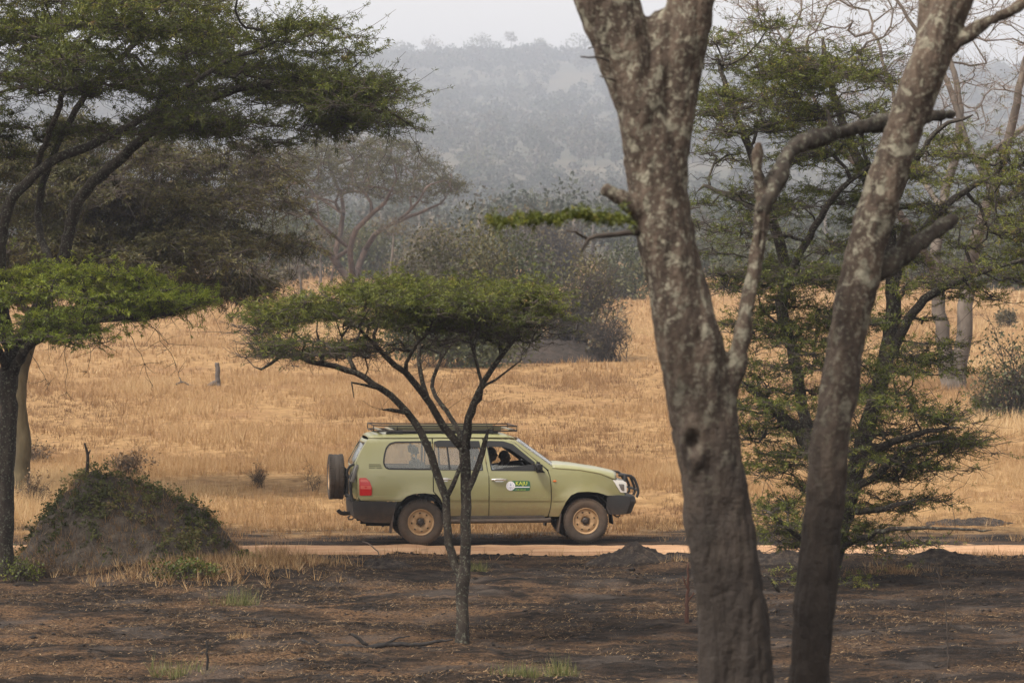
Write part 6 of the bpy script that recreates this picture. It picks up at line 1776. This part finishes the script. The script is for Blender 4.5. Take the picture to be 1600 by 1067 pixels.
# ------------------------------------------------------------------ the two people in the front seats
M_skin = plain('skin_dark', (0.035, 0.020, 0.014), 0.5, spec=0.35)
def person(label, x, y, lean, shirt, hairc, driver, turn=0.0, drop=0.0):
    root = empty('person', (0, 0, 0)); tag(root, label, 'person')
    acc = Acc()
    hip = np.array((x - 0.02, y, 0.84)); chest = hip + np.array((0.03 + lean * 0.6, 0, 0.36 - drop * 0.6)); neck = hip + np.array((0.03 + lean, 0, 0.53 - drop)); head = neck + np.array((0.035 + lean * 0.3, 0, 0.155))
    def tb(pts, rad, step=0.03):
        c = catmull(np.array([np.append(p_, r_) for p_, r_ in zip(pts, rad)]), step); V, Q, T = sweep(c[:, :3], c[:, 3], 14); acc.add(V, Q, T)
    def ball(c_, r_, n=14):
        th = np.linspace(0.02, math.pi - 0.02, n)
        V, Q, T = sweep(np.stack((np.zeros(n), np.zeros(n), -np.cos(th)), 1), np.sin(th), 16); acc.add(V * np.array(r_) + np.array(c_), Q, T)
    ball(hip + np.array((0.02, 0, 0.02)), (0.15, 0.18, 0.14)); ball(hip + np.array((0.02, 0, 0.18)), (0.125, 0.165, 0.16)); ball(chest, (0.125, 0.19, 0.17)); ball(chest + np.array((0, 0, 0.09)), (0.09, 0.20, 0.08))
    tb([neck - np.array((0, 0, 0.07)), neck, head - np.array((0.0, 0, 0.06))], [0.065, 0.056, 0.055])
    ct, stn = math.cos(turn), math.sin(turn)
    hd = lambda a, b, c_: head + np.array((a * ct - b * stn, a * stn + b * ct, c_))
    ball(hd(0, 0, 0.02), (0.098, 0.078, 0.105)); ball(hd(0.035, 0, -0.045), (0.062, 0.056, 0.070)); tb([hd(0.088, 0, 0.015), hd(0.112, 0, -0.015), hd(0.096, 0, -0.028)], [0.009, 0.014, 0.010], 0.01)
    for sg in (-1, 1): ball(hd(-0.01, 0.078 * sg, -0.005), (0.022, 0.010, 0.030), 8); ball(hd(0.078, 0.032 * sg, 0.022), (0.012, 0.014, 0.009), 8)
    ball(hd(0.088, 0, -0.056), (0.012, 0.024, 0.009), 8)
    for sg in (-1, 1):
        sh = chest + np.array((0.0, 0.195 * sg, 0.09))
        if driver: hand = cS + np.array((-0.02, 0.17 * sg, 0.08)); el = np.array((x + 0.28 + lean, y + 0.26 * sg, 1.06))
        else: hand = np.array((x + 0.42, y + 0.10 * sg, 0.98)); el = np.array((x + 0.12 + lean, y + 0.27 * sg, 1.02))
        tb([sh, (sh + el) / 2, el], [0.062, 0.054, 0.046]); wr = el + (hand - el) * 0.80; tb([el, (el + wr) / 2, wr, el + (hand - el) * 0.92], [0.046, 0.042, 0.030, 0.034])
        dirn = (hand - el) / np.linalg.norm(hand - el)
        for f_ in range(4):
            o_ = np.array((0, (f_ - 1.5) * 0.021, 0.004 * (1.5 - abs(f_ - 1.5)))); k0 = el + (hand - el) * 0.92 + o_
            L_ = (0.036, 0.041, 0.039, 0.032)[f_]; tb([k0, k0 + dirn * L_ + np.array((0, 0, 0.006)), k0 + dirn * L_ * 1.5 + np.array((0.006, 0, -0.028)), k0 + dirn * L_ * 1.1 + np.array((0, 0, -0.045))], [0.0095, 0.009, 0.0085, 0.008], 0.012)
        tb([el + (hand - el) * 0.86, el + (hand - el) * 0.95 + np.array((0, -0.036 * sg, 0.008)), el + (hand - el) * 1.05 + np.array((0, -0.040 * sg, 0.0))], [0.013, 0.011, 0.009], 0.012)
        kn = np.array((x + 0.50, y + 0.13 * sg, 0.90)); ft = np.array((x + 0.62, y + 0.12 * sg, 0.66))
        tb([hip + np.array((0.02, 0.09 * sg, -0.01)), (hip + kn) / 2 + np.array((0, 0.06 * sg, 0.02)), kn], [0.095, 0.085, 0.062]); tb([kn, (kn + ft) / 2, ft], [0.060, 0.056, 0.040]); tb([ft, ft + np.array((0.16, 0, -0.01))], [0.045, 0.032])
    me = remesh(acc, 0.0085, 2)
    V = get_co(me)
    mats = [M_skin, shirt, plain('trousers', (0.03, 0.032, 0.04), 0.9) if 'trousers' not in bpy.data.materials else bpy.data.materials['trousers']]
    for m_ in mats: me.materials.append(m_)
    cen = np.empty(len(me.polygons) * 3, dtype=np.float32); me.polygons.foreach_get('center', cen); cen = cen.reshape(-1, 3)
    idx = np.ones(len(cen), dtype=np.int32)
    idx[cen[:, 2] > neck[2] - 0.015] = 0
    idx[(cen[:, 2] < 0.93) ] = 2
    arm = (np.abs(cen[:, 1] - y) > 0.02) & (cen[:, 0] > x + 0.17 + lean) & (cen[:, 2] > 0.93)
    idx[arm] = 0
    me.polygons.foreach_set('material_index', idx)
    b_ = link('body', me, root)
    # close-cropped hair
    ha_ = Acc(); th = np.linspace(math.pi * 0.42, math.pi - 0.02, 10)
    Vh, Qh, Th = sweep(np.stack((np.zeros(10), np.zeros(10), -np.cos(th)), 1), np.sin(th), 24)
    Vh = Vh * np.array((0.103, 0.083, 0.110)); Vh[:, 0] -= 0.10 * np.clip(0.06 - Vh[:, 2], 0, 1) + 0.008
    Vh = np.stack((Vh[:, 0] * ct - Vh[:, 1] * stn, Vh[:, 0] * stn + Vh[:, 1] * ct, Vh[:, 2]), 1) + head + np.array((0, 0, 0.022))
    ha_.add(Vh, Qh, Th); link('hair', ha_.mesh('hair', hairc, True), root)
    M_ = Matrix.Translation(car.location) @ Matrix.Rotation(YAW, 4, 'Z')
    root.matrix_world = M_
    return root
M_hair = plain('hair_black', (0.008, 0.007, 0.007), 0.8)
person('driver in a pale blue shirt at the open front window of the car', 1.17, -0.40, 0.05, plain('shirt_blue', (0.24, 0.30, 0.36), 0.85), M_hair, True)
person('passenger leaning forward in the far front seat of the car', 1.36, 0.40, 0.16, plain('shirt_grey', (0.10, 0.115, 0.135), 0.85), M_hair, False, 0.3, 0.09)

# ------------------------------------------------------------------ haze between here and the hill
hz = Acc(); hz.box((-3200, -80, -6), (3200, 4400, 310))
k = NT('haze_air'); k.t.nodes.remove(k.b)
pv = k.n('VolumePrincipled'); pv.inputs['Color'].default_value = (0.80, 0.86, 1.0, 1); pv.inputs['Density'].default_value = 0.00036; pv.inputs['Anisotropy'].default_value = 0.2
k.t.links.new(pv.outputs[0], k.out.inputs['Volume'])
hzo = link('haze', hz.mesh('haze', k.m)); tag(hzo, 'pale dry-season haze', 'haze', kind='stuff')
